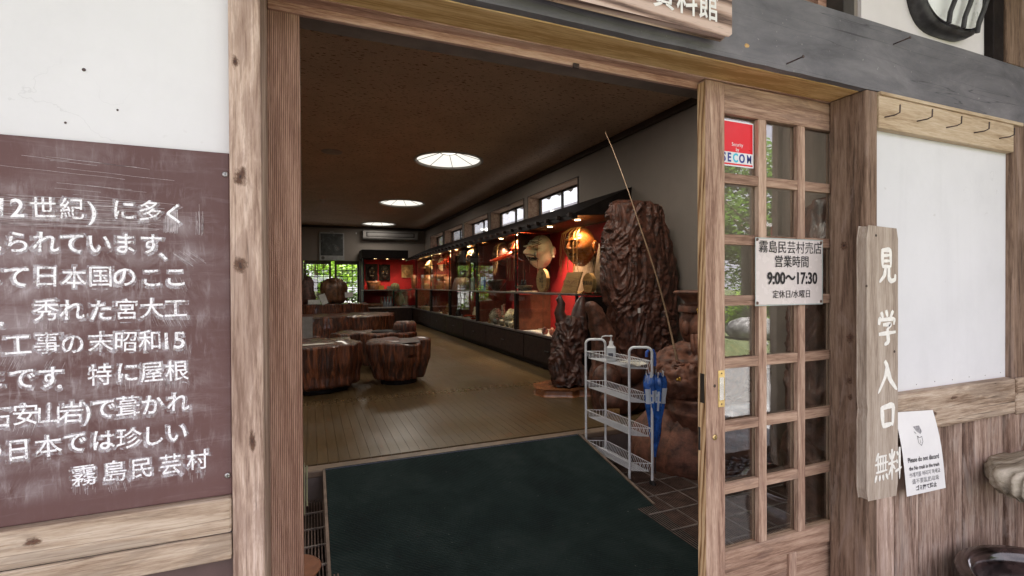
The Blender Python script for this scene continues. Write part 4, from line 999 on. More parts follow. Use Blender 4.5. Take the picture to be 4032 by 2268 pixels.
for k in range(30): MB().box((.02, .3+.7*k, 3.18), (1.2, .38+.7*k, 3.30)).build('rafter', W_rpost, nbd)
MB().box((.35, 0, 2.95), (.47, 22, 3.12)).build('beam', W_post, nbd)

# ================================================================== GARDEN (seen through the lattice doors and mirrored in the door panes)
def leaf_mat(name, c, tr):
    m, nt, bs = newmat(name); v = coords(nt, kind='Object'); out = nt.nodes['Material Output']
    n = noise_(nt, v, 1.3, 3, .6); n2 = noise_(nt, v, 9, 2)
    col = ramp(nt, math_(nt, 'ADD', math_(nt, 'MULTIPLY', n, .6), math_(nt, 'MULTIPLY', n2, .4)), [(.3, tuple(x*.55 for x in c)), (.5, c), (.7, tuple(min(1, x*1.5) for x in c))])
    L(nt, col, bs.inputs['Base Color']); bs.inputs['Roughness'].default_value = .45
    t = N(nt, 'ShaderNodeBsdfTranslucent'); L(nt, mixc(nt, 1.0, col, tr, 'MULTIPLY'), t.inputs[0])
    mx = N(nt, 'ShaderNodeMixShader'); mx.inputs[0].default_value = .45; L(nt, bs.outputs[0], mx.inputs[1]); L(nt, t.outputs[0], mx.inputs[2]); L(nt, mx.outputs[0], out.inputs[0]); return m
ML_bright = leaf_mat('bright_maple_leaves', (.24, .36, .05), (1.8, 1.9, 1.0)); ML_dark = leaf_mat('dark_evergreen_leaves', (.085, .14, .035), (1.6, 1.8, 1.1))
M_trunk = wood('garden_trunk', (.05, .035, .025), (.12, .09, .065), (.22, .18, .14), 2, .9, 1.4, .8, .8)
M_pale = wood('pale_trunk', (.30, .28, .25), (.45, .43, .40), (.6, .58, .55), 2, .9, 1.4, .8, .6)
def crown(r, n, leaf, seed, flat_=1.0, clumps=26):
    rg = random.Random(seed); m = MB(); cl = []
    for _ in range(clumps):
        a = rg.uniform(0, 6.28); q = rg.random()**.4; z = rg.uniform(-.8, 1)
        cl.append((Vector((math.cos(a)*q*r*math.sqrt(max(.05, 1-z*z*.8)), math.sin(a)*q*r*math.sqrt(max(.05, 1-z*z*.8)), z*r*.75*flat_)), rg.uniform(.18, .38)*r))
    for _ in range(n):
        c, cr_ = rg.choice(cl); p = c+Vector((rg.gauss(0, cr_*.55), rg.gauss(0, cr_*.55), rg.gauss(0, cr_*.35)))
        a = rg.uniform(0, 6.28); t = Vector((math.cos(a), math.sin(a), rg.uniform(-.5, .2))).normalized(); b = t.cross(Vector((rg.uniform(-.5, .5), rg.uniform(-.5, .5), 1))).normalized()
        s_ = leaf*rg.uniform(.6, 1.3)
        m.add([p-t*s_, p+b*s_*.45, p+t*s_, p-b*s_*.45], [(0, 1, 2, 3)])
    return m
def tree(name, label, loc, h, r, n, leaf, mat, tmat, seed, group=None, flat_=1.0, tr=.1, base=None):
    t = thing(name, label, 'tree' if 'tree' in name else 'bush', loc, 0, group); rg = random.Random(seed)
    c = crown(r, n, leaf, seed, flat_).build('crown', mat, t, loc=(0, 0, h))
    m = MB()
    if h > 1.4:
        m.tube([(0, 0, -.1), (.05, .03, h*.3), (-.04, .06, h*.6), (.02, 0, h*.95)], tr, 9, rs=[tr*1.2, tr, tr*.8, tr*.4])
    for k in range(6):
        a = k*1.05+rg.random(); z = h*(.45+.08*k) if h > 1.4 else .05
        m.tube([(0, 0, z), (math.cos(a)*r*.35, math.sin(a)*r*.35, z+r*.35), (math.cos(a)*r*.7, math.sin(a)*r*.7, z+r*.7)], tr*.3, 6, rs=[tr*.45, tr*.25, tr*.1])
    m.build('trunk', tmat, t)
    return t
G1 = 'garden greenery beyond the lattice doors'
tree('maple_tree', 'bright green maple behind the left lattice door', (.2, 19.6, -.06), 2.0, 1.5, 2600, .10, ML_bright, M_trunk, 1, G1, .8)
tree('maple_tree', 'light green maple behind the right lattice door', (2.2, 21.0, -.06), 2.3, 1.7, 2600, .11, ML_bright, M_trunk, 2, G1, .8)
tree('garden_bush', 'low bright bush at the foot of the left lattice door', (-.6, 18.3, -.06), .55, .9, 1500, .08, ML_bright, M_trunk, 3, G1)
tree('garden_bush', 'dark low bush seen through the lower right lattice panes', (1.1, 18.6, -.06), .45, .9, 1500, .08, ML_dark, M_trunk, 4, G1)
tree('evergreen_tree', 'dark evergreen far behind both lattice doors', (.4, 27, -.06), 3.2, 3.2, 3600, .20, ML_dark, M_trunk, 5, G1, 1, .2)
tree('evergreen_tree', 'tall dark evergreen far behind the right lattice door', (4.2, 29, -.06), 3.0, 3.4, 3600, .20, ML_bright, M_trunk, 6, G1, 1, .2)
tree('evergreen_tree', 'dark evergreen far left behind the lattice doors', (-3.2, 27, -.06), 3.0, 3.2, 3000, .20, ML_dark, M_trunk, 16, G1, 1, .2)
pl_ = thing('pale_tree_trunk', 'pale sunlit tree trunk at the right edge of the lattice doors', 'tree', (1.78, 19.3, -.06))
MB().tube([(0, 0, 0), (.05, 0, 1.2), (.0, .05, 2.6), (.1, .1, 4.2)], .16, 12, rs=[.2, .17, .15, .12]).build('trunk', M_pale, pl_)
G2 = 'garden trees mirrored in the door panes'
for k, (x, y, h, r, n, lf, mt, lab) in enumerate((
    (14.6, -10.3, 4.0, 2.6, 5200, .13, ML_dark, 'dark broadleaf tree mirrored high in the left door pane column'),
    (18.5, -12.0, 4.6, 3.2, 5200, .15, ML_dark, 'dark tree mirrored beside the red rail'),
    (22.5, -16.5, 5.0, 4.2, 5200, .22, ML_dark, 'far dark tree mirrored behind the red rail'),
    (13.9, -9.0, 1.5, 1.5, 4200, .07, ML_bright, 'fresh green maple mirrored in the middle left door pane'),
    (11.6, -7.9, .5, .8, 2200, .06, ML_bright, 'low fresh green bush mirrored behind the boulder'),
    (16.5, -9.6, 1.7, 1.7, 4200, .08, ML_bright, 'second fresh green maple mirrored in the door panes'),
    (27.0, -14.0, 5.0, 4.5, 5200, .22, ML_dark, 'distant dark tree mirrored at the right of the panes'),
    (19.0, -20.0, 5.5, 5.0, 5200, .25, ML_dark, 'distant dark tree mirrored at the left of the panes'))):
    tree('garden_tree' if h > 1 else 'garden_bush', lab, (x, y, -.06), h, r, n, lf, mt, M_trunk, 30+k, G2, 1, .16 if h > 2 else .06)
bo = thing('boulder', 'pale grey boulder on the grass mirrored in the door pane', 'boulder', (10.15, -6.7, -.06))
v_, f_ = lumpy([(.30, -.05), (.50, .05), (.56, .20), (.46, .40), (.25, .50), (.05, .52)], 36, .2, 1.6, 8, 1.25, .9, rid=.15)
MB().add(v_, f_, True).build('rock', plain('pale_stone', (.24, .235, .225), .9, var=.35, scale=5, bmp=.8, bdist=.02), bo)
for k in range(4): tag(MB().sphere((9.2+.5*k, -5.6+.2*k, -.03), (.13, .11, .07), 10, 6).build('stone', MATS['pale_stone']), ('flat garden stone in the grass before the boulder', 'small stone beside the boulder', 'small stone right of the boulder', 'small stone at the far edge of the grass')[k], 'stone')
rfz = thing('red_railing', 'red painted railing mirrored in the upper door panes', 'railing', (11.5, -8.0, -.06))
M_redp = plain('faded_red_paint', (.40, .04, .035), .6, var=.2)
for k in range(6):
    MB().box((.42*k, 0, 0), (.42*k+.10, .10, 3.22 if k == 0 else 2.98)).build('post', M_redp, rfz)
MB().box((.10, .01, 2.98), (2.4, .09, 3.07)).build('hand_rail', plain('grey_cap_wood', (.38, .36, .35), .8), rfz); MB().box((.10, .02, 2.3), (2.4, .08, 2.38)).build('lower_rail', M_redp, rfz)

# ================================================================== SHOWCASES
M_redwall = plain('crimson_display_cloth', (.42, .012, .02), .75, var=.1, scale=3)
M_rail = plain('worn_case_rail', (.13, .115, .115), .35, .3, .2, 12)
M_spot = emit('spot_glow', (1.0, .72, .36), 14)
cab = thing('wall_showcase', 'long black and red display cabinet along the right wall under a dark canopy', 'display cabinet', (0, 0, HI))
def cb_(name, a, b, mat, bev=.0, parent=cab):
    return MB().box((a[0], a[1], a[2]-HI), (b[0], b[1], b[2]-HI)).build(name, mat, parent, bev)
CY0, CY1 = 4.95, 15.05
cb_('plinth', (2.90, CY0+.03, HI), (3.44, CY1, .24), W_dark)
cb_('base', (2.855, CY0, .24), (3.445, CY1, .598), W_base)
dy = [4.97, 6.47, 8.11, 9.47, 10.9, 12.4, 13.7, 14.6]
for a, b in zip(dy, dy[1:]):
    dr = cb_('drawer_front', (2.842, a+.015, .265), (2.8545, b-.015, .575), W_base, .004)
    MB().box((2.828, (a+b)/2-.06, .42-HI), (2.8415, (a+b)/2+.06, .432-HI)).build('handle', M_iron, dr)
cb_('bottom_rail', (2.835, CY0, .5985), (2.88, CY1, .628), M_rail, .004)
cb_('floor_board', (2.8805, CY0, .5985), (3.44, CY1, .612), plain('pale_case_floor', (.34, .30, .25), .6))
cb_('shelf_edge', (2.82, CY0-.02, 1.165), (2.90, CY1, 1.19), M_rail, .004)
cb_('glass_shelf', (2.901, CY0, 1.180), (3.424, CY1, 1.190), M_cglass)
cb_('back_cloth', (3.425, CY0, .613), (3.444, CY1, 1.149), M_redwall); cb_('back_cloth', (3.425, CY0, 1.191), (3.444, CY1, 2.075), M_redwall)
cb_('end_panel', (2.86, CY0-.018, HI), (3.445, CY0-.002, 1.149), W_dark)
cb_('end_post', (3.36, CY0-.015, 1.191), (3.444, CY0+.03, 2.08), W_dark)
M_divd = plain('maroon_divider', (.11, .022, .018), .5, var=.2)
MUL = [6.765, 8.614, 10.534, 12.34, 14.20]
for y in MUL:
    cb_('mullion', (2.83, y-.035, .6285), (2.89, y+.035, 1.1645), W_dark, .004)
    cb_('divider', (2.8905, y-.012, .6125), (3.42, y+.012, 1.1495), W_case); cb_('divider', (2.8905, y-.012, 1.191), (3.42, y+.012, 2.07), M_divd)
    cb_('glass_post', (2.842, y-.010, 1.191), (2.862, y+.010, 2.07), W_dark)
cb_('corner_post', (2.83, CY0-.018, .6285), (2.86, CY0+.012, 1.1645), W_dark, .003)
yp = CY0+.012
for y in MUL+[CY1]:
    e_ = y-.036 if y != CY1 else y; m_ = (yp+e_)/2
    cb_('glass_pane', (2.846, yp, .628), (2.850, m_+.02, 1.1645), M_cglass); cb_('glass_pane', (2.8535, m_-.02, .628), (2.8575, e_, 1.1645), M_cglass)
    cb_('pane_lock', (2.838, m_-.006, .68), (2.8455, m_+.006, .70), M_steel)
    yp = y+.036
yp = CY0
for y in MUL+[CY1]:
    cb_('upper_pane', (2.850, yp+.01, 1.191), (2.854, y-.011, 2.07), M_cglass); yp = y
cb_('upper_pane', (2.86, CY0-.002, 1.191), (3.359, CY0+.002, 2.07), M_cglass)
cb_('soffit', (2.735, 4.74, 2.082), (3.444, 15.1, 2.095), plain('warm_soffit', (.14, .075, .035), .45))
# canopy with slope, fascia and rafter ends
z_ = -HI
MB().prism([(2.705, 2.060+z_), (3.445, 2.39+z_), (3.445, 2.42+z_), (2.70, 2.085+z_)], 4.72, 15.1, 'xz').build('canopy', W_dark, cab)
MB().prism([(2.705, 2.06+z_), (3.444, 2.098+z_), (3.444, 2.389+z_)], 4.725, 4.75, 'xz').build('gable', W_dark, cab)
cb_('fascia', (2.700, 4.72, 2.022), (2.728, 15.1, 2.062), W_dark, .003)
re_ = MB()
for k in range(36): re_.box((2.655, 4.78+.285*k, 2.052+z_), (2.699, 4.83+.285*k, 2.092+z_))
re_.build('rafter_ends', W_base, cab, kind='stuff')
SPY = [5.21, 5.95, 7.07, 7.77, 8.79, 9.6, 10.54, 11.08, 12.0, 12.86, 13.6, 14.3]
def spot(x, y, z, parent, energy, rx=0, ry=0):
    s_ = MB().lathe([(.047, 0), (.047, -.006), (.040, -.0075)], 20, caps=False).build('spot_ring', M_brass, parent, loc=(x, y, z))
    MB().lathe([(.0395, -.004), (.0005, -.004)], 20, caps=False).build('spot_disc', M_spot, s_)
    li = bpy.data.lights.new('spot_light', 'SPOT'); li.energy = energy; li.color = (1, .70, .42); li.spot_size = R_(95); li.spot_blend = .7; li.shadow_soft_size = .03
    lo = bpy.data.objects.new('spot_light', li); COL.objects.link(lo); lo.parent = s_; lo.location = (0, 0, -.02); lo.rotation_euler = (rx, ry, 0)
for k, y in enumerate(SPY): spot(3.01, y, 2.081-HI, cab, (6, 24, 26, 24, 20, 20, 18, 16, 14, 14, 12, 12)[k], ry=R_(-14))
fc = thing('end_showcase', 'red lined display cabinet across the end wall with three masks and wooden bowls', 'display cabinet', (0, 0, HI))
def fb_(name, a, b, mat, bev=0): return cb_(name, a, b, mat, bev, fc)
fb_('plinth', (1.50, 14.85, HI), (2.83, 15.65, .24), W_dark); fb_('base', (1.46, 14.80, .24), (2.84, 15.65, .62), W_base)
fb_('bottom_rail', (1.45, 14.77, .6205), (2.83, 14.82, .66), plain('pale_case_edge', (.42, .38, .37), .5), .003)
fb_('floor_board', (1.46, 14.821, .6205), (2.84, 15.6, .64), MATS['pale_case_floor'])
fb_('shelf', (1.45, 14.76, 1.135), (2.83, 15.6, 1.165), M_rail, .003)
fb_('back_cloth', (1.46, 15.60, .66), (3.42, 15.64, 2.10), M_redwall)
fb_('side_panel', (1.44, 14.80, 1.166), (1.47, 15.59, 2.10), W_dark); fb_('side_panel', (1.44, 14.80, .6605), (1.459, 15.59, 1.134), W_dark)
for x in (2.30,): fb_('mullion', (x-.025, 14.775, .6605), (x+.025, 14.80, 1.134), W_dark, .002)
fb_('glass_pane', (1.462, 14.786, .6605), (2.274, 14.79, 1.134), M_cglass); fb_('glass_pane', (2.326, 14.786, .6605), (2.82, 14.79, 1.134), M_cglass)
fb_('canopy', (1.40, 14.70, 2.08), (2.72, 15.65, 2.33), W_dark, .01)
for x in (1.80, 2.62): spot(x, 14.95, 2.078-HI, fc, 3.5, rx=R_(18))
spot(2.15, 14.98, 2.078-HI, fc, 2.2, rx=R_(14))

# ------------------------------------------------------------------ carved masks
def face_mask(name, label, loc, w_, h_, d_, mat, feats, rotz=-90, ears=True, nose=None, strands=None, eyes=None, lip=None, tilt=0, group='carved wooden masks in the showcases', plate=None, n=56, lines=None, cat='mask', horns=None):
    t = thing(name, label, cat, loc, R_(rotz), group)
    t.rotation_euler = (R_(tilt), 0, R_(rotz))
    def pt_(u, v):
        r = v; a = 2*math.pi*u
        X = r*math.cos(a); Z = r*math.sin(a)
        # egg outline, jaw narrower than brow
        wx = w_/2*(1.0-.16*max(0, -Z)**1.5-.05*max(0, Z))
        D = d_*(max(0, 1-r**2.6))**.5
        for cx, cz, sx_, sz_, am in feats:
            q = ((X-cx)/sx_)**2+((Z-cz)/sz_)**2
            if cx:
                q2 = ((X+cx)/sx_)**2+((Z-cz)/sz_)**2
                D += am*math.exp(-q2)*(1-r**6)
            D += am*math.exp(-q)*(1-r**6)
        return (X*wx, -D, Z*h_/2)
    if lines:
        for k, pl in enumerate(lines[1]):
            q_ = []
            for (a, b), (c, d2) in zip(pl, pl[1:]):
                for i in range(4): q_.append((a+(c-a)*i/4, b+(d2-b)*i/4))
            q_.append(pl[-1]); pts = []
            for X, Z in q_:
                p_ = pt_((math.atan2(Z, X)/(2*math.pi)) % 1.0, min(.98, math.hypot(X, Z))); pts.append((p_[0], p_[1]-.002, p_[2]))
            MB().tube(pts, .0055, 6, rs=[.003]+[.0065]*(len(pts)-2)+[.003]).build('painted_line', lines[0], t)
    V, F = grid_surface(lambda u, v: pt_(u, v), n, n//2, True)
    MB().add(V, [f[::-1] for f in F], True).build('face', mat, t)
    if ears:
        e = MB()
        for s_ in (-1, 1):
            e.sphere((s_*w_*.52, -.01, .0), (w_*.07, w_*.10, h_*.14), 12, 8); e.sphere((s_*w_*.55, -.035, h_*.03), (w_*.035, w_*.05, h_*.085), 10, 6); e.sphere((s_*w_*.52, -.01, -h_*.15), (w_*.045, w_*.05, h_*.05), 10, 6)
        e.build('ears', mat, t)
    if nose:
        nm = MB(); P0, P1, r0, r1 = nose
        P0 = Vector(P0); P1 = Vector(P1); nm.tube([P0.lerp(P1, k/8)+Vector((0, 0, .006*math.sin(k*.8))) for k in range(9)], .03, 12, rs=[r0+(r1-r0)*k/8 for k in range(8)]+[r1*.6])
        nm.sphere(P1, (r1*1.02, r1*1.02, r1*1.02), 12, 8); nm.build('nose', mat, t)
    if eyes:
        for s_ in (-1, 1):
            ex, ez, er, ey = eyes
            q = MB().sphere((s_*ex, ey, ez), (er, er*.6, er*.8), 12, 8).build('eye', plain('gilded_eye', (.55, .42, .18), .35, .4), t)
            MB().sphere((s_*ex, ey-er*.5, ez), (er*.4, er*.2, er*.45), 8, 6).build('pupil', M_ink, q)
    if lip:
        lz, lw, ly, lm = lip
        MB().tube([(lw*(k/6-1), ly+.35*lw*abs(k/6-1)**2, lz-.012*abs(math.sin(k*.52))) for k in range(13)], .008, 7).build('mouth', lm, t)
    if strands:
        sc_, cnt, ln, z0, seed = strands; rg = random.Random(seed)
        for k in range(cnt):
            a = (k/(cnt-1)-.5)*1.7+rg.uniform(-.1, .1); x = math.sin(a)*w_*.42
            le = ln*rg.uniform(.7, 1.1)
            pts = [(x*.2, -.0, h_*.505), (x*.6, -d_*.55, h_*.48), (x, -d_*.98-.012, h_*.33), (x*1.04+.004, -d_*1.12-.012, h_*.1)]
            z = h_*.1
            while z > h_*.1-le: z -= .06; pts.append((x*1.05+rg.uniform(-.006, .006), -d_*1.12-.014+rg.uniform(-.004, .004), z))
            MB().tube(pts, .0042, 5, rs=[.004]*(len(pts)-1)+[.002]).build('hair_strand', sc_, t)
    if horns:
        for s_ in (-1, 1): MB().tube([(s_*w_*.3, -.03, h_*.42), (s_*w_*.42, -.05, h_*.58), (s_*w_*.38, -.06, h_*.72)], .02, 8, rs=[.022, .014, .003]).build('horn', horns, t)
    if plate: MB().box((-plate[0]/2, .002, -plate[1]/2), (plate[0]/2, .022, plate[1]/2)).build('backing_board', plate[2], t, .003)
    return t
DEMON = [(.30, .30, .22, .09, .06), (.0, .34, .10, .14, .025), (.30, .12, .15, .09, -.045), (.0, -.02, .11, .26, .085), (.13, -.14, .10, .08, .045), (.46, -.12, .18, .2, .025),
         (.0, -.42, .30, .075, -.05), (.0, -.31, .34, .05, .028), (.0, -.56, .26, .06, .03), (.0, -.74, .18, .12, .035), (.25, .52, .4, .04, .018), (.18, .66, .4, .03, .015)]
M_mgold = plain('amber_lacquer', (.30, .095, .022), .28, var=.25, scale=14, coat=.4)
M_mwhite = plain('ivory_painted_wood', (.66, .60, .46), .4, var=.08, scale=14)
M_mred = plain('vermilion_lacquer', (.50, .055, .02), .25, var=.15, scale=10, coat=.5)
M_mblack = plain('black_mask_lacquer', (.018, .014, .012), .3, var=.4, scale=20)
M_mpale = plain('plain_cypress', (.52, .34, .16), .45, var=.12)
S_org = plain('orange_hemp_hair', (.55, .27, .09), .8, var=.2, scale=40); S_tan = plain('tan_hemp_hair', (.40, .25, .13), .8, var=.2, scale=40); S_brn = plain('brown_hemp_hair', (.20, .08, .045), .8, var=.2, scale=40)
M_ink2 = plain('brown_mask_paint', (.10, .05, .03), .6)
GZ = None
face_mask('demon_mask', 'amber carved demon mask with orange hair strands, nearest mask on the red wall', (3.20, 5.43, 1.77), .44, .50, .20, M_mgold, DEMON, rotz=-72, strands=(S_org, 9, .36, 0, 1), lip=(-.085, .09, -.19, M_mblack), eyes=(.065, .035, .022, -.175))
face_mask('demon_mask', 'large ivory carved mask with folded brow and painted lines beside the red long-nosed mask', (3.17, 6.53, 1.775), .46, .50, .21, M_mwhite, [(a, b, c, d_, e*1.9) for a, b, c, d_, e in DEMON], rotz=-70, lines=(M_ink2, [[(.10, .30), (.30, .22), (.50, .30), (.62, .45)], [(.08, .42), (.30, .36), (.55, .50)], [(.0, .55), (.3, .52), (.55, .68)], [(-.08, .30), (-.3, .22), (-.5, .30), (-.62, .45)], [(-.08, .42), (-.3, .36), (-.55, .5)], [(.18, .10), (.34, .14), (.50, .08)], [(-.18, .10), (-.34, .14), (-.5, .08)], [(.12, -.2), (.3, -.28), (.42, -.45), (.34, -.62)], [(-.12, -.2), (-.3, -.28), (-.42, -.45), (-.34, -.62)], [(-.35, -.36), (0, -.33), (.35, -.36)], [(-.32, -.5), (0, -.52), (.32, -.5)]]), strands=(S_brn, 3, .42, 0, 2), lip=(-.095, .10, -.195, M_mblack), plate=(.30, .34, M_mwhite))
MB_l = MB()
tg = face_mask('tengu_mask', 'red lacquered mask with a very long straight nose and tan hair strands', (3.17, 7.18, 1.79), .42, .47, .19, M_mred, DEMON, rotz=-83, nose=((0, -.20, .0), (.02, -.60, -.13), .040, .024), strands=(S_tan, 6, .42, 0, 3), eyes=(.07, .045, .026, -.17), lip=(-.10, .09, -.17, M_ink))
face_mask('black_mask', 'black mask with long orange and green hair strands, behind the long nose', (3.18, 8.80, 1.84), .36, .42, .16, M_mblack, DEMON, strands=(S_org, 9, .42, 0, 4), horns=plain('olive_knot', (.25, .24, .06), .5))
face_mask('black_mask', 'second black mask with amber hair strands hanging over the showcase glass', (3.18, 9.60, 1.83), .36, .42, .16, M_mblack, DEMON, strands=(S_org, 9, .40, 0, 5))
face_mask('black_mask', 'very dark carved mask with tangled hair between black and red masks', (3.18, 10.45, 1.85), .36, .46, .15, plain('dark_red_brown_lacquer', (.06, .018, .012), .4, var=.3), DEMON, strands=(S_tan, 4, .30, 0, 6))
face_mask('tengu_mask', 'small red mask with long nose further along the showcase', (3.18, 11.5, 1.86), .40, .42, .16, M_mred, DEMON, nose=((0, -.16, -.02), (.02, -.36, -.06), .036, .02), strands=(S_org, 5, .12, 0, 7))
face_mask('fox_mask', 'pale pointed fox mask between the red mask and the gilt pair', (3.16, 12.4, 1.82), .24, .46, .14, M_mwhite, [(.3, .2, .2, .2, .02), (0, -.45, .2, .4, .10), (.35, .1, .15, .1, -.02)], ears=False, horns=M_mwhite)
face_mask('fox_mask', 'second pale fox mask tilted beside the first', (3.16, 12.85, 1.78), .22, .42, .13, M_mwhite, [(.3, .2, .2, .2, .02), (0, -.45, .2, .4, .10)], ears=False, tilt=8, horns=M_mwhite)
face_mask('gilt_mask', 'gilded smiling mask near the corner of the showcase', (3.16, 13.6, 1.79), .28, .40, .13, M_mpale, DEMON[:6]+[(0, -.5, .3, .1, .04)], ears=False)
face_mask('gilt_mask', 'second gilded mask closest to the corner', (3.16, 14.35, 1.79), .28, .40, .13, M_mpale, DEMON[:6]+[(0, -.5, .3, .1, .04)], ears=False)
face_mask('black_mask', 'black mask with pale paint on a dark board, left on the end wall', (1.76, 15.56, 1.69), .28, .44, .12, M_mblack, DEMON, rotz=0, ears=False, plate=(.36, .52, W_dark), eyes=(.05, .04, .022, -.11), lip=(-.09, .07, -.10, M_mwhite), n=36)
face_mask('black_mask', 'grey and black bearded mask in the middle of the end wall', (2.15, 15.56, 1.69), .28, .42, .12, plain('grey_black_lacquer', (.05, .042, .04), .4, var=.6, scale=24), DEMON, rotz=0, ears=False, plate=(.34, .50, W_dark), eyes=(.05, .04, .022, -.11), n=36)
face_mask('pale_mask', 'smiling cypress mask with dark beard on a square board at the corner', (2.84, 15.56, 1.73), .25, .32, .10, M_mpale, [(.3, .12, .15, .06, -.02), (0, 0, .1, .2, .03), (.4, -.1, .2, .2, .02)], rotz=0, ears=False, plate=(.34, .40, M_mpale), lip=(-.10, .05, -.07, M_ink), n=36)

face_mask('black_mask', 'small dark red mask just behind the long nosed mask', (3.18, 8.05, 1.83), .34, .40, .15, MATS['dark_red_brown_lacquer'], DEMON, strands=(S_tan, 5, .34, 0, 16))
face_mask('tengu_mask', 'short nosed red mask in the shade of the fourth bay', (3.18, 11.0, 1.86), .32, .38, .15, M_mred, DEMON, nose=((0, -.14, -.02), (.02, -.26, -.05), .034, .02), strands=(S_tan, 5, .3, 0, 17))
face_mask('gilt_mask', 'gilded mask hanging between the fox mask and the gilt pair', (3.16, 13.1, 1.80), .26, .38, .12, M_mpale, DEMON[:6], ears=False, strands=(S_org, 4, .2, 0, 18))
# ------------------------------------------------------------------ things on the showcase shelf
SH = 1.191
M_box = wood('honey_box_wood', (.19, .095, .033), (.31, .175, .065), (.38, .23, .10), 1, .5, 1, 1, .15)
M_slice = wood('honey_slice_wood', (.19, .10, .036), (.32, .185, .072), (.40, .26, .12), 1, .55, 1.6, 1, .15, stripes=.1)
M_tub = wood('cedar_tub_wood', (.12, .045, .02), (.24, .10, .045), (.36, .17, .08), 2, .3, 1, 1, .1, coat=.4)
ov = thing('oval_panel', 'tall oval board of burl wood leaning on the red wall behind the shelf signs', 'board', (3.28, 5.62, SH))
oo = MB(); nO = 40
oo.prism([(.0+.26*math.cos(2*math.pi*k/nO), .30+.30*math.sin(2*math.pi*k/nO)) for k in range(nO)], 0, .02, 'yz')
b_ = oo.build('burl_board', W_rpost, ov); b_.rotation_euler = (0, R_(12), 0)
rim_ = MB().tube([(-.004, .262*math.cos(a), .30+.303*math.sin(a)) for a in [2*math.pi*k/40 for k in range(41)]], .010, 6, caps=False).build('rim', M_slice, ov); rim_.rotation_euler = (0, R_(12), 0)
def slice_(label, y, r, txt, tz=.0, x=2.95):
    t = thing('log_slice', label, 'wood slice', (x, y, SH), 0, None)
    poly = [(r*(1+.05*noise.noise(Vector((math.cos(a)*2, math.sin(a)*2, y))))*math.cos(a), r*1.04+r*1.04*max(-.93, math.sin(a))) for a in [2*math.pi*k/30 for k in range(30)]]
    MB().prism(poly, 0, .05, 'yz').build('slice', M_slice, t, .004)
    for i, (s_, dy_, sz) in enumerate(txt): text_mesh(s_, sz, M_ink, 'lettering', t, (-.0015, dy_, r*1.05), rot=(math.pi/2, 0, -math.pi/2), bold=.0004)
    return t
slice_('round honey coloured log slice with brushed writing, right of the boat carving', 6.10, .155, [('霧\n島\n神\n宮', -.03, .055), ('奉納\n木彫', .04, .034)])
slice_('small rounded log slice with four dark characters beside the driftwood spike', 5.13, .115, [('霧島九面', 0, .052)], x=3.10)
bp = thing('slanted_board', 'tilted square honey wood board with faint drawing at the front of the shelf', 'board', (2.90, 5.28, SH)); 
q_ = MB().prism([(-.21, 0), (.17, 0), (.11, .26), (-.25, .26)], 0, .014, 'yz').build('board', M_box, bp, .002); q_.rotation_euler = (0, R_(14), 0)
mk_ = MB()
for k in range(9): mk_.box((-.0022, -.15+.035*k, .12+.02*math.sin(k*1.7)), (-.0012, -.13+.035*k, .125+.02*math.sin(k*1.7)+.012*(k % 3)))
o_ = mk_.build('faint_marks', S_brn, bp); o_.rotation_euler = (0, R_(14), 0)
sk = thing('driftwood_spike', 'tall pointed grey driftwood spike at the near end of the shelf', 'driftwood', (3.26, 5.12, SH+.001))
v_, f_ = lumpy([(.085, 0), (.08, .12), (.072, .28), (.05, .42), (.022, .54), (.004, .60)], 22, .22, 2.2, 2, .5, 1.0, rid=.25)
MB().add(v_, f_, True).build('spike', plain('grey_driftwood', (.17, .12, .09), .8, var=.3, scale=16, bmp=.5), sk)
bt = thing('boat_carving', 'black boat shaped carving with small figures on a pale tray', 'carving', (2.97, 6.75, SH))
M_bk = plain('dark_carved_lacquer', (.03, .028, .03), .35, var=.4)
MB().lathe([(.02, 0), (.12, .012), (.20, .05), (.215, .075), (.20, .078)], 28, sx=.45, sy=1.25).build('hull', plain('bronze_brown', (.13, .095, .06), .3, var=.2), bt, loc=(0, 0, .016))
MB().box((-.11, -.25, 0), (.11, .25, .012)).build('tray', plain('pale_tray', (.42, .36, .29), .5), bt, .003)
mf = MB()
for k in range(9): mf.sphere((-.02+.02*math.sin(k*2), -.10+.028*k, .11+.02*(k % 3)), (.024, .02, .035+.01*(k % 2)), 10, 7)
mf.tube([(0, -.02, .1), (0, -.03, .22), (0, -.05, .33)], .01, 8, rs=[.022, .012, .006]); mf.build('figures', M_bk, bt)
MB().sphere((-.03, .03, .165), (.014, .014, .03), 10, 8).build('pale_figure', plain('pale_brass', (.6, .42, .25), .35, .5), bt)  # small figure in a pale brass colour
MB().prism([(-.23, .02), (-.12, .02), (-.15, .085)], -.06, .04, 'yz').build('stern', M_bk, bt)
bl = thing('blue_box', 'small upright blue box between the black bowl and a grey card', 'box', (2.93, 8.60, SH)); MB().box((0, -.10, 0), (.05, .10, .25)).build('body', plain('blue_card', (.035, .10, .42), .5, var=.2), bl, .003); MB().box((-.002, -.06, .08), (-.0005, .05, .2)).build('print', plain('light_blue_print', (.09, .18, .52), .5), bl)
gc = thing('grey_card', 'grey green upright card left of the blue box', 'card', (2.93, 9.15, SH)); MB().box((0, -.13, 0), (.02, .13, .24)).build('sheet', plain('grey_green_card', (.14, .16, .13), .6, var=.25, scale=8), gc, .002)
bb = thing('black_bowl', 'wide black lacquer bowl on the showcase shelf', 'bowl', (3.02, 8.05, SH)); MB().lathe([(.08, 0), (.10, .01), (.24, .12), (.30, .19), (.29, .192), (.22, .12), (.05, .03)], 36, sx=.55).build('shell', M_mblack, bb)
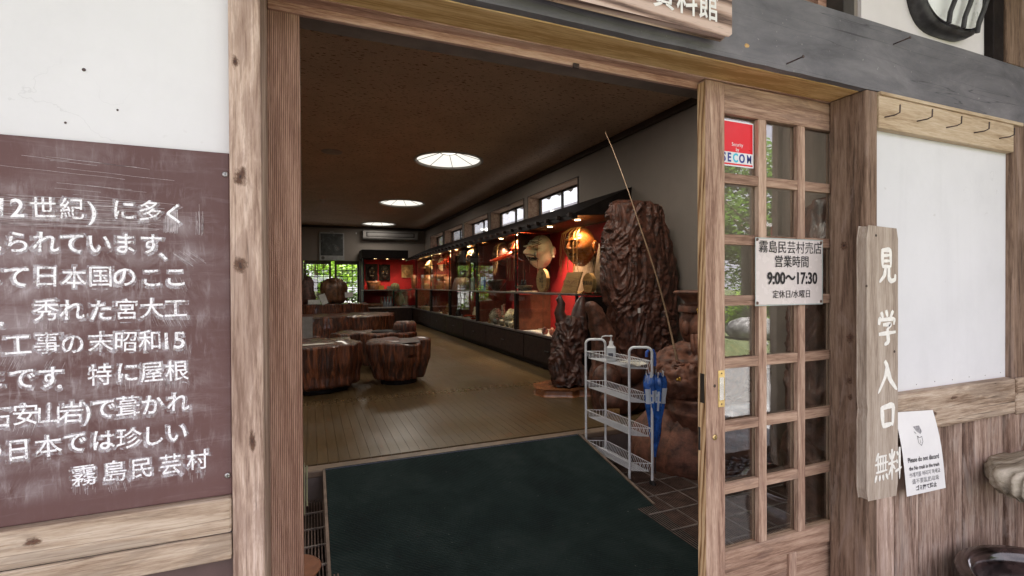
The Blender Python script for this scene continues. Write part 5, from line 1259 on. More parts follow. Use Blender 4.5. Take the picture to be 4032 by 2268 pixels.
cn = thing('bell_skirt_carving', 'brown bell shaped carving on the shelf under the small red mask', 'carving', (3.0, 10.1, SH)); MB().lathe([(.20, 0), (.19, .10), (.15, .24), (.12, .26), (.0005, .265)], 24).build('body', plain('dull_brown_wood', (.10, .055, .035), .5), cn)
lc = thing('label_card', 'little white folded label at the shelf edge by the bell carving', 'card', (2.87, 9.95, SH)); MB().prism([(-.05, 0), (.05, 0), (.07, .06), (-.03, .06)], 0, .004, 'yz').build('sheet', M_card, lc)
def tub(label, x, y, z, r, h, hoops=2):
    t = thing('wooden_tub', label, 'tub', (x, y, z), 0, None)
    MB().lathe([(r*.9, 0), (r, h), (r*.93, h), (r*.84, .02), (.0005, .02)], 28).build('staves', M_tub, t)
    for k in range(hoops): MB().lathe([(r*(.905+.1*(k+.6)/(hoops+.3)), h*(k+.6)/(hoops+.3)), (r*(.925+.1*(k+.6)/(hoops+.3)), h*(k+.6)/(hoops+.3)+.006), (r*(.91+.1*(k+.6)/(hoops+.3)), h*(k+.6)/(hoops+.3)+.02)], 28, caps=False).build('hoop', M_slice, t)
    return t
tub('cedar tub at the corner of the showcase shelf', 3.02, 14.6, SH, .24, .40)
tub('cedar tub below the gilt masks', 3.04, 13.35, SH, .23, .38)
tub('cedar tub below the pale fox masks', 3.04, 12.1, SH, .23, .36)
tub('dark cedar tub left of the bell carving', 3.06, 11.2, SH, .15, .30)
tub('low glossy cedar tub on the left of the end cabinet', 1.77, 15.15, 1.166, .20, .25)
tg_ = thing('yellow_box', 'small yellow box on the end cabinet', 'box', (1.90, 15.0, 1.166)); MB().box((0, 0, 0), (.15, .08, .12)).build('body', plain('ochre_card', (.55, .32, .05), .5), tg_)
tg_ = thing('grey_box', 'small grey box beside the yellow box on the end cabinet', 'box', (2.14, 15.0, 1.166)); MB().box((0, 0, 0), (.13, .08, .10)).build('body', plain('grey_card_board', (.24, .2, .2), .6), tg_)
dm = thing('green_dome', 'dull green domed basket hat on the end cabinet', 'basket', (2.39, 15.1, 1.166)); MB().lathe([(.14, 0), (.14, .09), (.11, .16), (.05, .19), (.0005, .20)], 24).build('shell', plain('moss_green_weave', (.10, .11, .065), .8, var=.3, scale=50), dm)
# ------------------------------------------------------------------ pieces inside the lower glass cases
FL = .612
def vase(label, x, y, z, prof, mat, name='vase', bands=None):
    t = thing(name, label, 'vase', (x, y, z)); MB().lathe(prof, 32, caps=True).build('body', mat, t)
    if bands: MB().add(*grid_surface(lambda u, v: ((bands*1.01+.002)*math.cos(-2.6+1.6*u), (bands*1.01+.002)*math.sin(-2.6+1.6*u), prof[3][1]*.9+.03*math.sin(u*7)+.022*v), 14, 1)).build('painted_scroll', S_brn, t)
    return t
def celadon():
    m, nt, bs = newmat('celadon_with_brown_scrolls'); v = coords(nt); n = noise_(nt, v, 13, 2, .5, 2.2)
    f = ramp(nt, n, [(.46, (0, 0, 0)), (.49, (1, 1, 1)), (.53, (1, 1, 1)), (.56, (0, 0, 0))]); L(nt, mixc(nt, f, (.55, .51, .37), (.10, .075, .035)), bs.inputs['Base Color']); bs.inputs['Roughness'].default_value = .2; return m
M_cel = celadon(); M_stone_w = plain('grey_stoneware', (.17, .15, .12), .35, var=.3)
VP = [(.055, 0), (.07, .01), (.125, .09), (.135, .15), (.10, .22), (.055, .245), (.06, .265), (.05, .266)]
VP2 = [(.05, 0), (.06, .01), (.10, .08), (.105, .13), (.06, .19), (.035, .22), (.035, .27), (.05, .285), (.045, .288)]
BP = [(.045, 0), (.05, .01), (.055, .08), (.03, .16), (.018, .22), (.018, .30), (.030, .325), (.025, .327)]
vase('round celadon vase with brown scrolls, left of the group behind glass', 3.08, 8.22, FL, VP, M_cel)
vase('slim long necked celadon bottle between the round vases', 3.10, 7.96, FL, BP, M_cel, 'bottle')
vase('second round celadon vase with wide mouth behind the bottle', 3.18, 7.74, FL, VP, M_cel)
vase('tall celadon jar at the right of the glazed group', 3.08, 7.45, FL, [(r*1.05, z*1.08) for r, z in VP], M_cel)
vase('second slim bottle at the back left of the glazed group', 3.2, 8.15, FL, [(r, z*1.05) for r, z in BP], M_cel, 'bottle')
for k, (x, y, lab) in enumerate(((2.99, 7.98, 'small grey stoneware jar in front of the celadon vases'), (2.98, 7.66, 'small grey stoneware teapot in front of the celadon vases'), (2.99, 7.40, 'small dark stoneware jar at the right of the teapot'), (2.97, 7.2, 'little grey cup beside the mullion'))):
    t = vase(lab, x, y, FL, [(.035, 0), (.045, .01), (.07, .05), (.065, .085), (.03, .105), (.0005, .112)], M_stone_w if k < 3 else M_cel, 'jar')
    if k == 1: MB().tube([(-.04, -.02, .05), (-.07, -.07, .07), (-.08, -.1, .1)], .012, 8).build('spout', M_stone_w, t); MB().tube([(0, .05, .06), (0, .08, .12), (0, .0, .17), (0, -.08, .12), (0, -.05, .08)], .007, 8).build('handle', S_brn, t)
pc = thing('price_card', 'small tan writing card leaning before the celadon vases', 'card', (2.91, 8.12, FL)); MB().prism([(-.06, 0), (.06, 0), (.04, .09), (-.05, .09)], 0, .004, 'yz').build('sheet', M_box, pc)
rc = thing('white_cloth', 'white cloth with carved tools and red trinkets at the near end of the lower case', 'cloth', (3.05, 6.05, FL)); MB().box((-.16, -.62, 0), (.30, .62, .008)).build('cloth', M_paper, rc, .002)
tw = thing('carved_tusk', 'long pale carved piece lying on the white cloth', 'carving', (3.12, 6.25, FL+.02)); MB().tube([(0, .30, .01), (-.03, .1, .02), (-.02, -.12, .025), (.02, -.28, .04)], .014, 8, rs=[.006, .016, .016, .008]).build('body', plain('pale_bone', (.42, .33, .28), .4), tw)
for k in range(5):
    t = thing('red_trinket', ('red carved trinket at the right end of the white cloth', 'small red trinket beside the root statue', 'round red trinket on the white cloth', 'pinkish trinket on the white cloth', 'dark red trinket nearest the glass')[k], 'trinket', (2.95+.05*(k % 2), 5.55+.11*k, FL+.008))
    v_, f_ = lumpy([(.02, 0), (.04, .015), (.045, .05), (.03, .08), (.015, .10)], 12, .3, 2.2, k); MB().add(v_, f_, True).build('body', plain('pink_red_carving', (.38, .12, .09), .4, var=.5, scale=30), t)
rgt = random.Random(9)
def heap(label, name, cat, x, y, n, mat, sp):
    t = thing(name, label, cat, (x, y, FL)); 
    for k in range(n):
        px, py = rgt.uniform(-.10, .10), rgt.uniform(-sp, sp)
        MB().lathe([(.02, 0), (.055, .012), (.065, .03), (.055, .03), (.02, .014)], 18).build('dish', mat, t, loc=(px, py, .001+.030*k % .09)); 
    return t
heap('stack of small red lacquer dishes in the third glass bay', 'dish_stack', 'dishes', 3.0, 9.35, 9, M_mred, .32)
heap('orange wooden dishes in the fourth bay', 'dish_stack', 'dishes', 3.0, 11.3, 6, M_tub, .3)
ff_ = thing('fan_board', 'leaning half round reddish board behind the wooden dishes', 'board', (3.2, 11.1, FL)); MB().prism([(-.25, 0), (.25, 0), (.18, .25), (0, .36), (-.16, .22)], 0, .02, 'yz').build('board', W_case, ff_)
for k in range(6):
    t = thing('wooden_case', ('small pale box at the left of the far row', 'second small pale box of the far row', 'third small pale box of the far row', 'fourth small pale box of the far row', 'fifth small pale box of the far row', 'sixth small pale box of the far row, nearest')[k], 'box', (2.93, 13.9-.2*k, FL)); MB().box((0, -.07, 0), (.10, .07, .09)).build('body', plain('pale_gift_box', (.50, .38, .20), .5), t, .003)
vase('glossy brown burl vase in the corner glass case', 2.52, 15.15, .641, [(.06, 0), (.07, .01), (.16, .15), (.17, .24), (.10, .36), (.06, .39), (.075, .43), (.06, .432)], M_tub)
pb = thing('wooden_plate', 'large round brown plate in the end glass case', 'plate', (1.74, 15.1, .641)); MB().lathe([(.06, 0), (.20, .03), (.25, .08), (.2, .12), (.0005, .13)], 32).build('plate', M_tub, pb)
for k in range(4):
    v = vase(('slim brown bottle in the end glass case', 'slim glass bottle beside the brown one', 'tall clear bottle in the end glass case', 'tall clear bottle by the mullion')[k], 1.98+.09*k, 15.05, .641, [(r*1.2, z*.95) for r, z in BP], M_tub if k < 1 else plain('silvery_glass', (.35, .33, .38), .15, .3), 'bottle')

rgf = random.Random(4)
for k in range(16):
    y = 9.0+.36*k; low = k % 2 == 0
    t = thing('carved_figure', 'tiny '+('cypress', 'cedar', 'ivory', 'honey', 'black')[k % 5]+' carved figure '+('in the lower glass case' if low else 'on the showcase shelf')+(', nearer one' if k < 5 or 10 > k >= 5 else ', farther one'), 'figure', (rgf.uniform(2.98, 3.2), y, FL+.001 if low else SH), rgf.uniform(0, 6), 'tiny carved figures in the long showcase')
    hh = rgf.uniform(.14, .26); v_, f_ = lumpy([(.05, 0), (.06, hh*.2), (.05, hh*.5), (.03, hh*.62), (.038, hh*.8), (.02, hh)], 16, .25, 2, k, rid=.2)
    MB().add(v_, f_, True).build('body', (M_mpale, M_tub, M_mwhite, M_slice, M_mblack)[k % 5], t)
# ================================================================== CARVINGS NEAR THE DOOR
M_root = plain('polished_root_wood', (.095, .036, .023), .40, var=.5, scale=20, bmp=.9, bdist=.006, coat=.04)
M_root2 = plain('dark_root_wood', (.08, .034, .024), .45, var=.5, scale=14, bmp=.6, bdist=.005, coat=.08)
M_redroot = plain('red_brown_carved_wood', (.10, .038, .022), .5, var=.45, scale=16, bmp=.8, bdist=.005)
M_terra = plain('reddish_camphor_carving', (.155, .060, .034), .6, var=.4, scale=14, bmp=.8, bdist=.004)
M_slabw = plain('orange_slab_wood', (.26, .10, .04), .3, var=.25, scale=9, coat=.4)
def slab_carving(name, Ltab, Rtab, y0, dep, amp, freq, mat, nu, nv, seed, parent, z0=0.0, swirl=1.0):
    """a carved mass: left and right outline by height, rounded section, flowing ridges"""
    zs_ = [z for z, _ in Ltab]; za, zb = max(Ltab[0][0], Rtab[0][0]), min(Ltab[-1][0], Rtab[-1][0])
    def f(u, v):
        z = za+(zb-za)*v; l_ = interp(Ltab, z); r_ = interp(Rtab, z); a = 2*math.pi*u
        c_, s_ = math.cos(a), math.sin(a)
        k = 1.0 if v < .965 else max(.02, 1-((v-.965)/.035)**2)**.5
        x = (l_+r_)/2+(r_-l_)/2*math.copysign(abs(c_)**.8, c_)*(k*.22+.78 if v < .999 else .6)
        y = y0+dep*math.copysign(abs(s_)**.8, s_)*k*(.75+.35*(1-v))
        P = Vector((x*freq, y*freq*.8, z*freq*.36+seed))
        wv = Vector((noise.noise(P*.9), noise.noise(P*.9+Vector((7, 3, 1))), noise.noise(P*.9+Vector((1, 9, 5)))))*swirl
        q = P+wv; rid = 1-abs(noise.noise(q*1.6))*2.2; rid2 = 1-abs(noise.noise(q*3.6+Vector((4, 4, 4))))*2.2
        rid3 = 1-abs(noise.noise(q*8.5+Vector((2, 8, 4))))*2.2; dd = amp*(rid*.75+rid2*.42+rid3*.14-.4)
        n_ = Vector((c_, s_, 0)).normalized()
        return (x+n_.x*dd, y+n_.y*dd, z+amp*.5*noise.noise(q*1.5))
    V, F = grid_surface(f, nu, nv, True)
    F.append(tuple(range((nv)*nu, (nv+1)*nu)))
    return MB().add(V, F, True).build(name, mat, parent)
rt = thing('root_carving', 'tall dark glossy carved tree root slab standing against the grey wall', 'carving', (0, 0, 0))
slab_carving('body', [(.17, 2.84), (.62, 2.73), (.82, 2.70), (1.02, 2.665), (1.153, 2.62), (1.31, 2.59), (1.534, 2.583), (1.717, 2.595), (1.903, 2.64), (2.035, 2.66), (2.10, 2.70)],
             [(.17, 3.27), (.56, 3.33), (.87, 3.38), (1.07, 3.385), (1.27, 3.385), (1.49, 3.37), (1.657, 3.335), (1.794, 3.285), (1.93, 3.235), (2.03, 3.20), (2.10, 3.14)], 3.97, .20, .034, 4.2, M_root, 240, 360, 3, rt, swirl=2.4)
MB().box((2.80, 3.745, 1.03), (2.825, 3.75, 1.075)).build('paper_tag', M_paper, rt)
sr = thing('root_statue', 'knotty dark root statue with two horns on an orange slab base', 'statue', (0, 0, HI))
slab_carving('trunk', [(.10, 2.33), (.32, 2.29), (.45, 2.33), (.58, 2.35), (.72, 2.37), (.80, 2.42)], [(.10, 2.67), (.20, 2.65), (.36, 2.59), (.50, 2.64), (.70, 2.67), (.80, 2.64)], 4.5, .14, .05, 7, M_root2, 90, 90, 11, sr, swirl=1.3)
hz_ = MB()
hz_.tube([(2.42, 4.5, .74), (2.38, 4.5, .84), (2.40, 4.49, .93), (2.37, 4.5, 1.0), (2.345, 4.5, .965)], .04, 12, rs=[.07, .055, .042, .036, .012])
hz_.tube([(2.60, 4.5, .74), (2.62, 4.5, .86), (2.64, 4.5, .95), (2.66, 4.5, 1.0)], .04, 12, rs=[.09, .075, .05, .02]); hz_.build('horns', M_root2, sr)
bs_ = MB(); pol = [(2.13+.0, 4.55), (2.16, 4.42), (2.28, 4.36), (2.42, 4.28), (2.50, 4.31), (2.60, 4.24), (2.72, 4.34), (2.78, 4.55), (2.70, 4.75), (2.40, 4.82), (2.20, 4.72)]
bs_.prism(pol, .0, .075, 'xy').build('slab_base', M_slabw, sr, .018, 3)
fn = thing('fin_carving', 'reddish brown carved stone shaped wooden mass behind the wire trolley', 'carving', (0, 0, HI))
slab_carving('body', [(.0, 2.36), (.3, 2.33), (.45, 2.36), (.62, 2.35), (.80, 2.325), (.93, 2.30), (.975, 2.31)], [(.0, 2.76), (.28, 2.73), (.47, 2.62), (.66, 2.57), (.80, 2.50), (.90, 2.42), (.975, 2.36)], 3.80, .10, .014, 5, M_redroot, 80, 100, 5, fn)
lm = MB()
for (cx, cz, rx_, rz_, yy) in ((2.40, .30, .12, .13, 3.66), (2.62, .36, .15, .15, 3.64), (2.50, .12, .20, .13, 3.60), (2.72, .16, .16, .17, 3.64)): lm.sphere((cx, yy, cz), (rx_, .13, rz_), 22, 14)
lm.build('rounded_lumps', M_redroot, fn)
pcd = thing('writing_card', 'small tan card with brushed characters before the red carving', 'card', (2.30, 3.40, HI)); c_ = MB().prism([(-.06, 0), (.06, 0), (.055, .10), (-.06, .11)], 0, .006, 'xz').build('board', M_box, pcd, .001)
text_mesh('招き置物', .026, M_ink, 'lettering', pcd, (0, -.0012, .055))

dr_ = thing('root_carving', 'dark knotted root carving behind the door panes at the right of the entrance', 'carving', (0, 0, 0))
slab_carving('body', [(-.03, 2.62), (.4, 2.55), (.9, 2.58), (1.4, 2.62), (1.80, 2.75)], [(-.03, 3.36), (.5, 3.38), (1.0, 3.36), (1.5, 3.30), (1.80, 3.1)], 1.95, .20, .045, 4.0, M_root2, 110, 130, 23, dr_, swirl=1.6)
# laughing deity statue with fishing rod, mostly behind the door
eb = thing('deity_statue', 'large reddish carved statue of a bearded fisherman deity seated on rocks beside the door', 'statue', (2.76, 2.88, -.03))
def blob(name, c, r, mat, amp=.05, freq=3.0, seed=0, n=40, rid=0.0, parent=eb):
    """rounded carved volume with soft folds"""
    def f(u, v):
        a = 2*math.pi*u; t_ = math.pi*v; d0 = Vector((math.sin(t_)*math.cos(a), math.sin(t_)*math.sin(a), math.cos(t_)))
        q = d0*freq+Vector((seed, 0, 0)); k = 1+amp*noise.noise(q)+rid*1.5*(.3-abs(noise.noise(q*1.4)))+.05*(.3-abs(noise.noise(q*3.4+Vector((3, 1, 2)))))
        return (c[0]+d0.x*r[0]*k, c[1]+d0.y*r[1]*k, c[2]+d0.z*r[2]*k)
    V, F = grid_surface(f, n, n//2, True); return MB().add(V, [q[::-1] for q in F], True).build(name, mat, parent)
v_, f_ = lumpy([(.53, 0), (.56, .04), (.55, .16), (.50, .28), (.44, .36), (.38, .42)], 60, .10, 2.2, 4, 1.0, .72, rid=.14)
MB().add(v_, f_, True).build('rock_base', M_terra, eb)
eb_b = MB().lathe([(.14, .30), (.20, .33), (.215, .42), (.22, .44), (.20, .45), (.205, .50), (.215, .52), (.16, .53)], 36).build('creel', M_terra, eb, loc=(-.20, -.16, 0))
blob('fish', (-.20, -.19, .56), (.10, .09, .09), M_terra, .1, 2, 1, 28)
blob('robe', (0, .02, .66), (.42, .30, .24), M_terra, .08, 2.8, 2, 90, .16)
blob('sleeve', (-.30, -.10, .64), (.17, .16, .14), M_terra, .12, 3.4, 5, 64, .2)
blob('sleeve', (.32, -.08, .66), (.17, .16, .15), M_terra, .12, 3.4, 7, 64, .2)
blob('belly', (.02, -.12, .72), (.24, .18, .20), M_terra, .03, 2, 3, 40)
hd = face_mask('head', 'x', (-.06, -.06, 1.0), .24, .34, .15, M_terra, [(.32, .25, .2, .1, .02), (.3, .08, .14, .07, -.015), (0, -.02, .10, .22, .045), (.32, -.10, .18, .14, .028), (0, -.30, .3, .05, .015), (0, -.38, .2, .05, -.02)], rotz=-28, ears=False, n=52)
hd.parent = eb
for k in ('label', 'category', 'group'):
    if k in hd: del hd[k]
hf_ = [c for c in hd.children if c.name.startswith('face')][0]; hf_.parent = eb; hf_.matrix_parent_inverse = Matrix.LocRotScale(hd.location, hd.rotation_euler, None); bpy.data.objects.remove(hd)
blob('skull', (-.06, .02, 1.02), (.125, .12, .17), M_terra, .02, 2, 4, 36)
bdm = MB()
for k in range(15):
    a = (k-7)/7; x = -.09+a*.115; bdm.tube([(x*1.0, -.17+.07*a*a, .96), (x*1.05-.012, -.215+.08*a*a, .88), (x*.9-.02+.01*math.sin(k*2), -.22+.08*a*a, .80), (-.10+a*.05, -.215+.06*a*a, .72+.05*abs(a))], .02, 8, rs=[.016, .024, .022, .006])
bdm.build('beard', M_terra, eb)
blob('ear', (-.175, -.0, 1.0), (.028, .035, .06), M_terra, .05, 2, 1, 18); blob('ear', (.07, .03, 1.0), (.028, .035, .06), M_terra, .05, 2, 1, 18)
ht = MB().lathe([(.150, 1.12), (.152, 1.16), (.135, 1.175), (.11, 1.17), (.10, 1.19), (.14, 1.235), (.19, 1.262), (.175, 1.278), (.08, 1.262), (.0005, 1.262)], 40).build('hat', M_terra, eb, loc=(-.06, 0, 0)); ht.scale = (1, .9, 1)
def flower(x, y, z, r, ang):
    m = MB()
    for k in range(5):
        a = 2*math.pi*k/5+.3; m.sphere((r*.6*math.cos(a), 0, r*.6*math.sin(a)), (r*.42, r*.16, r*.42), 10, 6)
    m.sphere((0, -.004, 0), (r*.25, r*.2, r*.25), 8, 6)
    o = m.build('gold_crest', M_gold, eb, loc=(x, y, z)); o.rotation_euler = (0, 0, ang); return o
flower(-.165, -.13, 1.135, .026, -.5); flower(-.41, -.20, .665, .026, -.5); flower(-.26, -.27, .60, .030, -.3); flower(-.12, -.30, .565, .028, -.1); flower(-.10, -.235, .83, .018, -.3)
# hand closed round the rod: palm, four curled fingers, thumb
hand = MB(); hc = Vector((-.355, -.13, .735))
hand.sphere(hc, (.045, .035, .045), 16, 10); hand.tube([hc+Vector((.10, .06, -.04)), hc+Vector((.04, .02, -.01))], .035, 12, rs=[.05, .036])
for k in range(4):
    z = .026-.018*k; le = (.9, 1, .95, .8)[k]
    hand.tube([hc+Vector((.02, -.028, z)), hc+Vector((-.012, -.046*le, z)), hc+Vector((-.040, -.036*le, z)), hc+Vector((-.046, -.008, z)), hc+Vector((-.030, .010, z))], .011, 8, rs=[.0115, .011, .0105, .0095, .008])
hand.tube([hc+Vector((.005, .015, .03)), hc+Vector((-.020, -.005, .048)), hc+Vector((-.028, -.03, .044))], .011, 8, rs=[.013, .0115, .009]); hand.build('hand', M_terra, eb)
fr2 = thing('fishing_rod', 'thin bamboo fishing rod held by the deity statue, tip near the ceiling', 'rod', (0, 0, 0))
rpts = [(2.398, 2.745, .69), (2.40, 2.78, .80), (2.432, 2.90, 1.048), (2.408, 3.0, 1.371), (2.376, 3.15, 1.744), (2.362, 3.3, 2.079), (2.356, 3.5, 2.45), (2.354, 3.6, 2.605)]
for _ in range(2):
    q = [rpts[0]]
    for a, b in zip(rpts, rpts[1:]): q += [tuple(.75*x+.25*y for x, y in zip(a, b)), tuple(.25*x+.75*y for x, y in zip(a, b))]
    rpts = q+[rpts[-1]]
M_bam = plain('bamboo', (.22, .14, .08), .5, var=.2, scale=20)
nn = len(rpts); MB().tube(rpts, .008, 8, rs=[.0095-.0080*i/(nn-1) for i in range(nn)]).build('cane', M_bam, fr2)
for i in range(2, nn-2, 4): MB().sphere(rpts[i], (.0115-.0075*i/nn,)*3, 8, 6).build('node', M_bam, fr2)

# ================================================================== STUMP TABLES AND STOOLS
M_stump = None
def stump_mat():
    m, nt, bs = newmat('varnished_stump'); v = coords(nt); mp = N(nt, 'ShaderNodeMapping'); mp.inputs['Scale'].default_value = (1, 1, .16); L(nt, v, mp.inputs[0])
    h = noise_(nt, mp.outputs[0], 17, 8, .68, 1.0)
    c = ramp(nt, h, [(.32, (.014, .006, .004)), (.47, (.05, .015, .007)), (.56, (.15, .044, .017)), (.67, (.27, .09, .037))])
    L(nt, c, bs.inputs['Base Color']); bs.inputs['Roughness'].default_value = .36; bs.inputs['Coat Weight'].default_value = .35; bs.inputs['Coat Roughness'].default_value = .1
    bump(nt, bs, h, 1.0, .03); return m
M_stump = stump_mat(); M_top = wood('varnished_top', (.02, .010, .007), (.05, .022, .012), (.085, .04, .02), 0, .45, .8, .8, .1, spec=.2)
def stump(label, x, y, r, h, seed, sx=1.0, sy=1.0, foot=.75, flare=.0, name='stump_table', cat='table', plinth=True, top=True, group='varnished tree stump furniture'):
    t = thing(name, label, cat, (x, y, HI), 0, group)
    pr = [(r*(foot+.0), .06 if plinth else 0), (r*(foot+.04), .085), (r*((foot+.96)/2+.01), .25*h+.05), (r*.99, .58*h), (r*(.99+flare), .85*h), (r*(1.0+flare), .975*h), (r*(.975+flare), h)]
    pr2 = []
    for (a, b), (c, d_) in zip(pr, pr[1:]):
        for k in range(5): pr2.append((a+(c-a)*k/5, b+(d_-b)*k/5))
    pr2.append(pr[-1])
    v_, f_ = lumpy(pr2, 90, .07, 1.5, seed, sx, sy, rid=.26, vs=.6)
    v_ = [(a, b, c+(h*.07*noise.noise(Vector((a*5, b*5, seed))) if c > h*.7 else 0)) for a, b, c in v_]
    MB().add(v_, f_, True).build('trunk', M_stump, t)
    if plinth: MB().lathe([(r*foot*.86, 0), (r*foot*.86, .0605)], 40, sx=sx, sy=sy).build('plinth', W_dark, t)
    if top:
        m = MB(); n = 60; ring = []
        V = [(0, 0, h-.004)]
        for k in range(n):
            a = 2*math.pi*k/n; q = Vector((math.cos(a)*1.5, math.sin(a)*1.5, h*1.5*.6+seed)); f = 1+noise.noise(q)*.07+noise.noise(q*2.7)*.035
            V.append((math.cos(a)*r*(.95+flare)*sx*f, math.sin(a)*r*(.97+flare)*sy*f, h-.004))
        m.add(V, [(0, 1+k, 1+(k+1) % n) for k in range(n)]).build('top', M_top, t)
    return t
stump('nearest varnished stump table at the left, papers on its polished top', .05, 5.82, .43, .50, 1, 1.0, 1.0, .92)
stump('varnished stump stool with a rough rim to the right of the paper topped table', .955, 5.80, .305, .485, 9, 1.0, .95, .78, .03, 'stump_stool', 'stool')
st2 = stump('low stump seat with a black cushion directly behind the front stool', .99, 6.85, .32, .48, 15, 1.0, .9, .9, 0, 'stump_stool', 'stool')
v_, f_ = lumpy([(.11, .40), (.13, .50), (.125, .58), (.10, .625), (.02, .63)], 26, .3, 2.6, 5, 1.1, .8, rid=.3); MB().add(v_, f_, True).build('knob', M_stump, st2, loc=(.23, .05, 0))
csh = thing('round_cushion', 'thin round black cushion on the stump seat', 'cushion', (.96, 6.83, HI+.487)); MB().lathe([(.18, 0), (.2, .008), (.19, .02), (.0005, .024)], 30).build('pad', W_dark, csh)
stump('dark small stump seat between the two front stump pieces', .62, 7.55, .30, .44, 21, 1, 1, .9, 0, 'stump_stool', 'stool')
stump('long dark stump table in the middle row', .52, 10.3, .78, .52, 25, 1.15, .55, .95, 0, plinth=False)
stump('stump stool with ribbed bark at the right end of the middle row', 1.32, 10.9, .34, .52, 31, 1.0, .9, .95, 0, 'stump_stool', 'stool', False)
stump('far low stump table with glossy top behind the middle row', .35, 12.0, .80, .46, 37, 1.2, .5, .95, 0, plinth=False)
stump('second far stump at the right behind the long table', 1.20, 12.6, .42, .45, 41, 1.0, .8, .95, 0, 'stump_stool', 'stool', False)
sb_ = stump('raised slab table in front of the lattice doors carrying burl carvings', .42, 13.4, .75, .66, 47, 1.15, .5, .95, .0, plinth=False)
for k, (x, y, z, rot, lab, w_, h_) in enumerate(((.13, 5.62, HI+.508, .5, 'loose paper lying on the nearest stump table', .20, .13), (-.02, 5.55, HI+.510, .2, 'second loose paper under the first on the nearest stump table', .22, .12))):
    t = thing('paper_sheet', lab, 'paper', (x, y, z), rot); MB().box((-w_/2, -h_/2, 0), (w_/2, h_/2, .0015)).build('sheet', M_card, t)
tcd = thing('tall_card', 'tall grey info card standing at the far left of the stump table', 'card', (-.10, 6.6, HI+.40)); MB().box((-.14, 0, 0), (.13, .02, .34)).build('sheet', plain('grey_info_card', (.30, .29, .28), .7), tcd); MB().box((-.139, .002, -.40), (-.119, .018, 0)).build('stand', W_dark, tcd)  # the card has a plain mid grey colour
# burl sculptures on the slab table
def burl(label, x, y, z, prof, seed, mat, sx=1.0, sy=.7):
    t = thing('burl_carving', label, 'carving', (x, y, z)); v_, f_ = lumpy(prof, 60, .26, 2.2, seed, sx*.86, sy, rid=.4); MB().add(v_, f_, True).build('burl', mat, t); return t
zt = HI+.665
burl('big brown burl sculpture in front of the lattice doors', .56, 13.35, zt, [(.20, 0), (.27, .10), (.24, .24), (.29, .38), (.27, .52), (.16, .62), (.06, .66)], 2, plain('brown_burl', (.13, .06, .03), .35, var=.5, scale=9, bmp=.5, bdist=.006), 1.05)
burl('tall black driftwood sculpture at the left of the slab table', -.04, 13.3, zt, [(.16, 0), (.18, .15), (.14, .35), (.13, .55), (.06, .68)], 7, M_root2)
for k, (x, z, w_, h_, rot, lab) in enumerate(((.36, zt, .15, .26, 20, 'white label slanting against the brown burl'), (.92, zt+.16, .20, .13, -4, 'white label pinned at the right of the brown burl'), (.10, zt, .28, .11, 0, 'wide white label before the black driftwood'))):
    t = thing('exhibit_label', lab, 'label', (x, 13.0, z)); o = MB().box((-w_/2, 0, 0), (w_/2, .006, h_)).build('sheet', plain('off_white_label', (.5, .5, .48), .7), t); o.rotation_euler = (0, R_(-rot if k == 0 else rot), 0)  # all three labels share a plain off-white colour
    if k == 1: MB().box((-.004, .007, -.17), (.004, .012, .02)).build('stick', W_dark, t)

# ================================================================== WIRE TROLLEY
M_tubew = plain('grey_white_tube', (.78, .80, .83), .3, var=.04, scale=20, coat=.2); M_wire = plain('white_coated_wire', (.75, .76, .78), .35, var=.05)
TB = (Vector((1.932, 2.680, 0)), Vector((2.052, 2.600, 0))); TA = (Vector((1.912, 3.195, 0)), Vector((2.045, 3.135, 0)))
tz = -.025; TH = .885
tr_ = thing('wire_trolley', 'slim four tier white wire trolley standing beside the ramp', 'trolley', (0, 0, 0))
for p, q in (TB, TA):
    r = .035; d_ = (q-p).normalized()
    pts = [p+Vector((0, 0, tz+.03))]+[p+Vector((0, 0, z)) for z in (.3, .6, TH-r)]
    for k in range(1, 6):
        a = math.pi/2*k/6; pts.append(p+d_*r*(1-math.cos(a))+Vector((0, 0, TH-r+r*math.sin(a))))
    pts.append(p+d_*r+Vector((0, 0, TH))); pts.append(q-d_*r+Vector((0, 0, TH)))
    for k in range(1, 6):
        a = math.pi/2*(1-k/6); pts.append(q-d_*r*(1-math.cos(a))+Vector((0, 0, TH-r+r*math.sin(a))))
    pts += [q+Vector((0, 0, z)) for z in (TH-r, .6, .3)]+[q+Vector((0, 0, tz+.03))]
    MB().tube(pts, .0088, 12).build('end_frame', M_tubew, tr_)
    for c in (p, q):
        w_ = MB().lathe([(.006, -.009), (.024, -.009), (.026, -.004), (.026, .004), (.024, .009), (.006, .009)], 20, Matrix.Translation((c.x, c.y, -.005+.002)) @ Matrix.Rotation(R_(90), 4, 'Y')).build('caster', M_iron, tr_)
def lerp4(s_, t_): return (TB[0].lerp(TB[1], s_)).lerp(TA[0].lerp(TA[1], s_), t_)
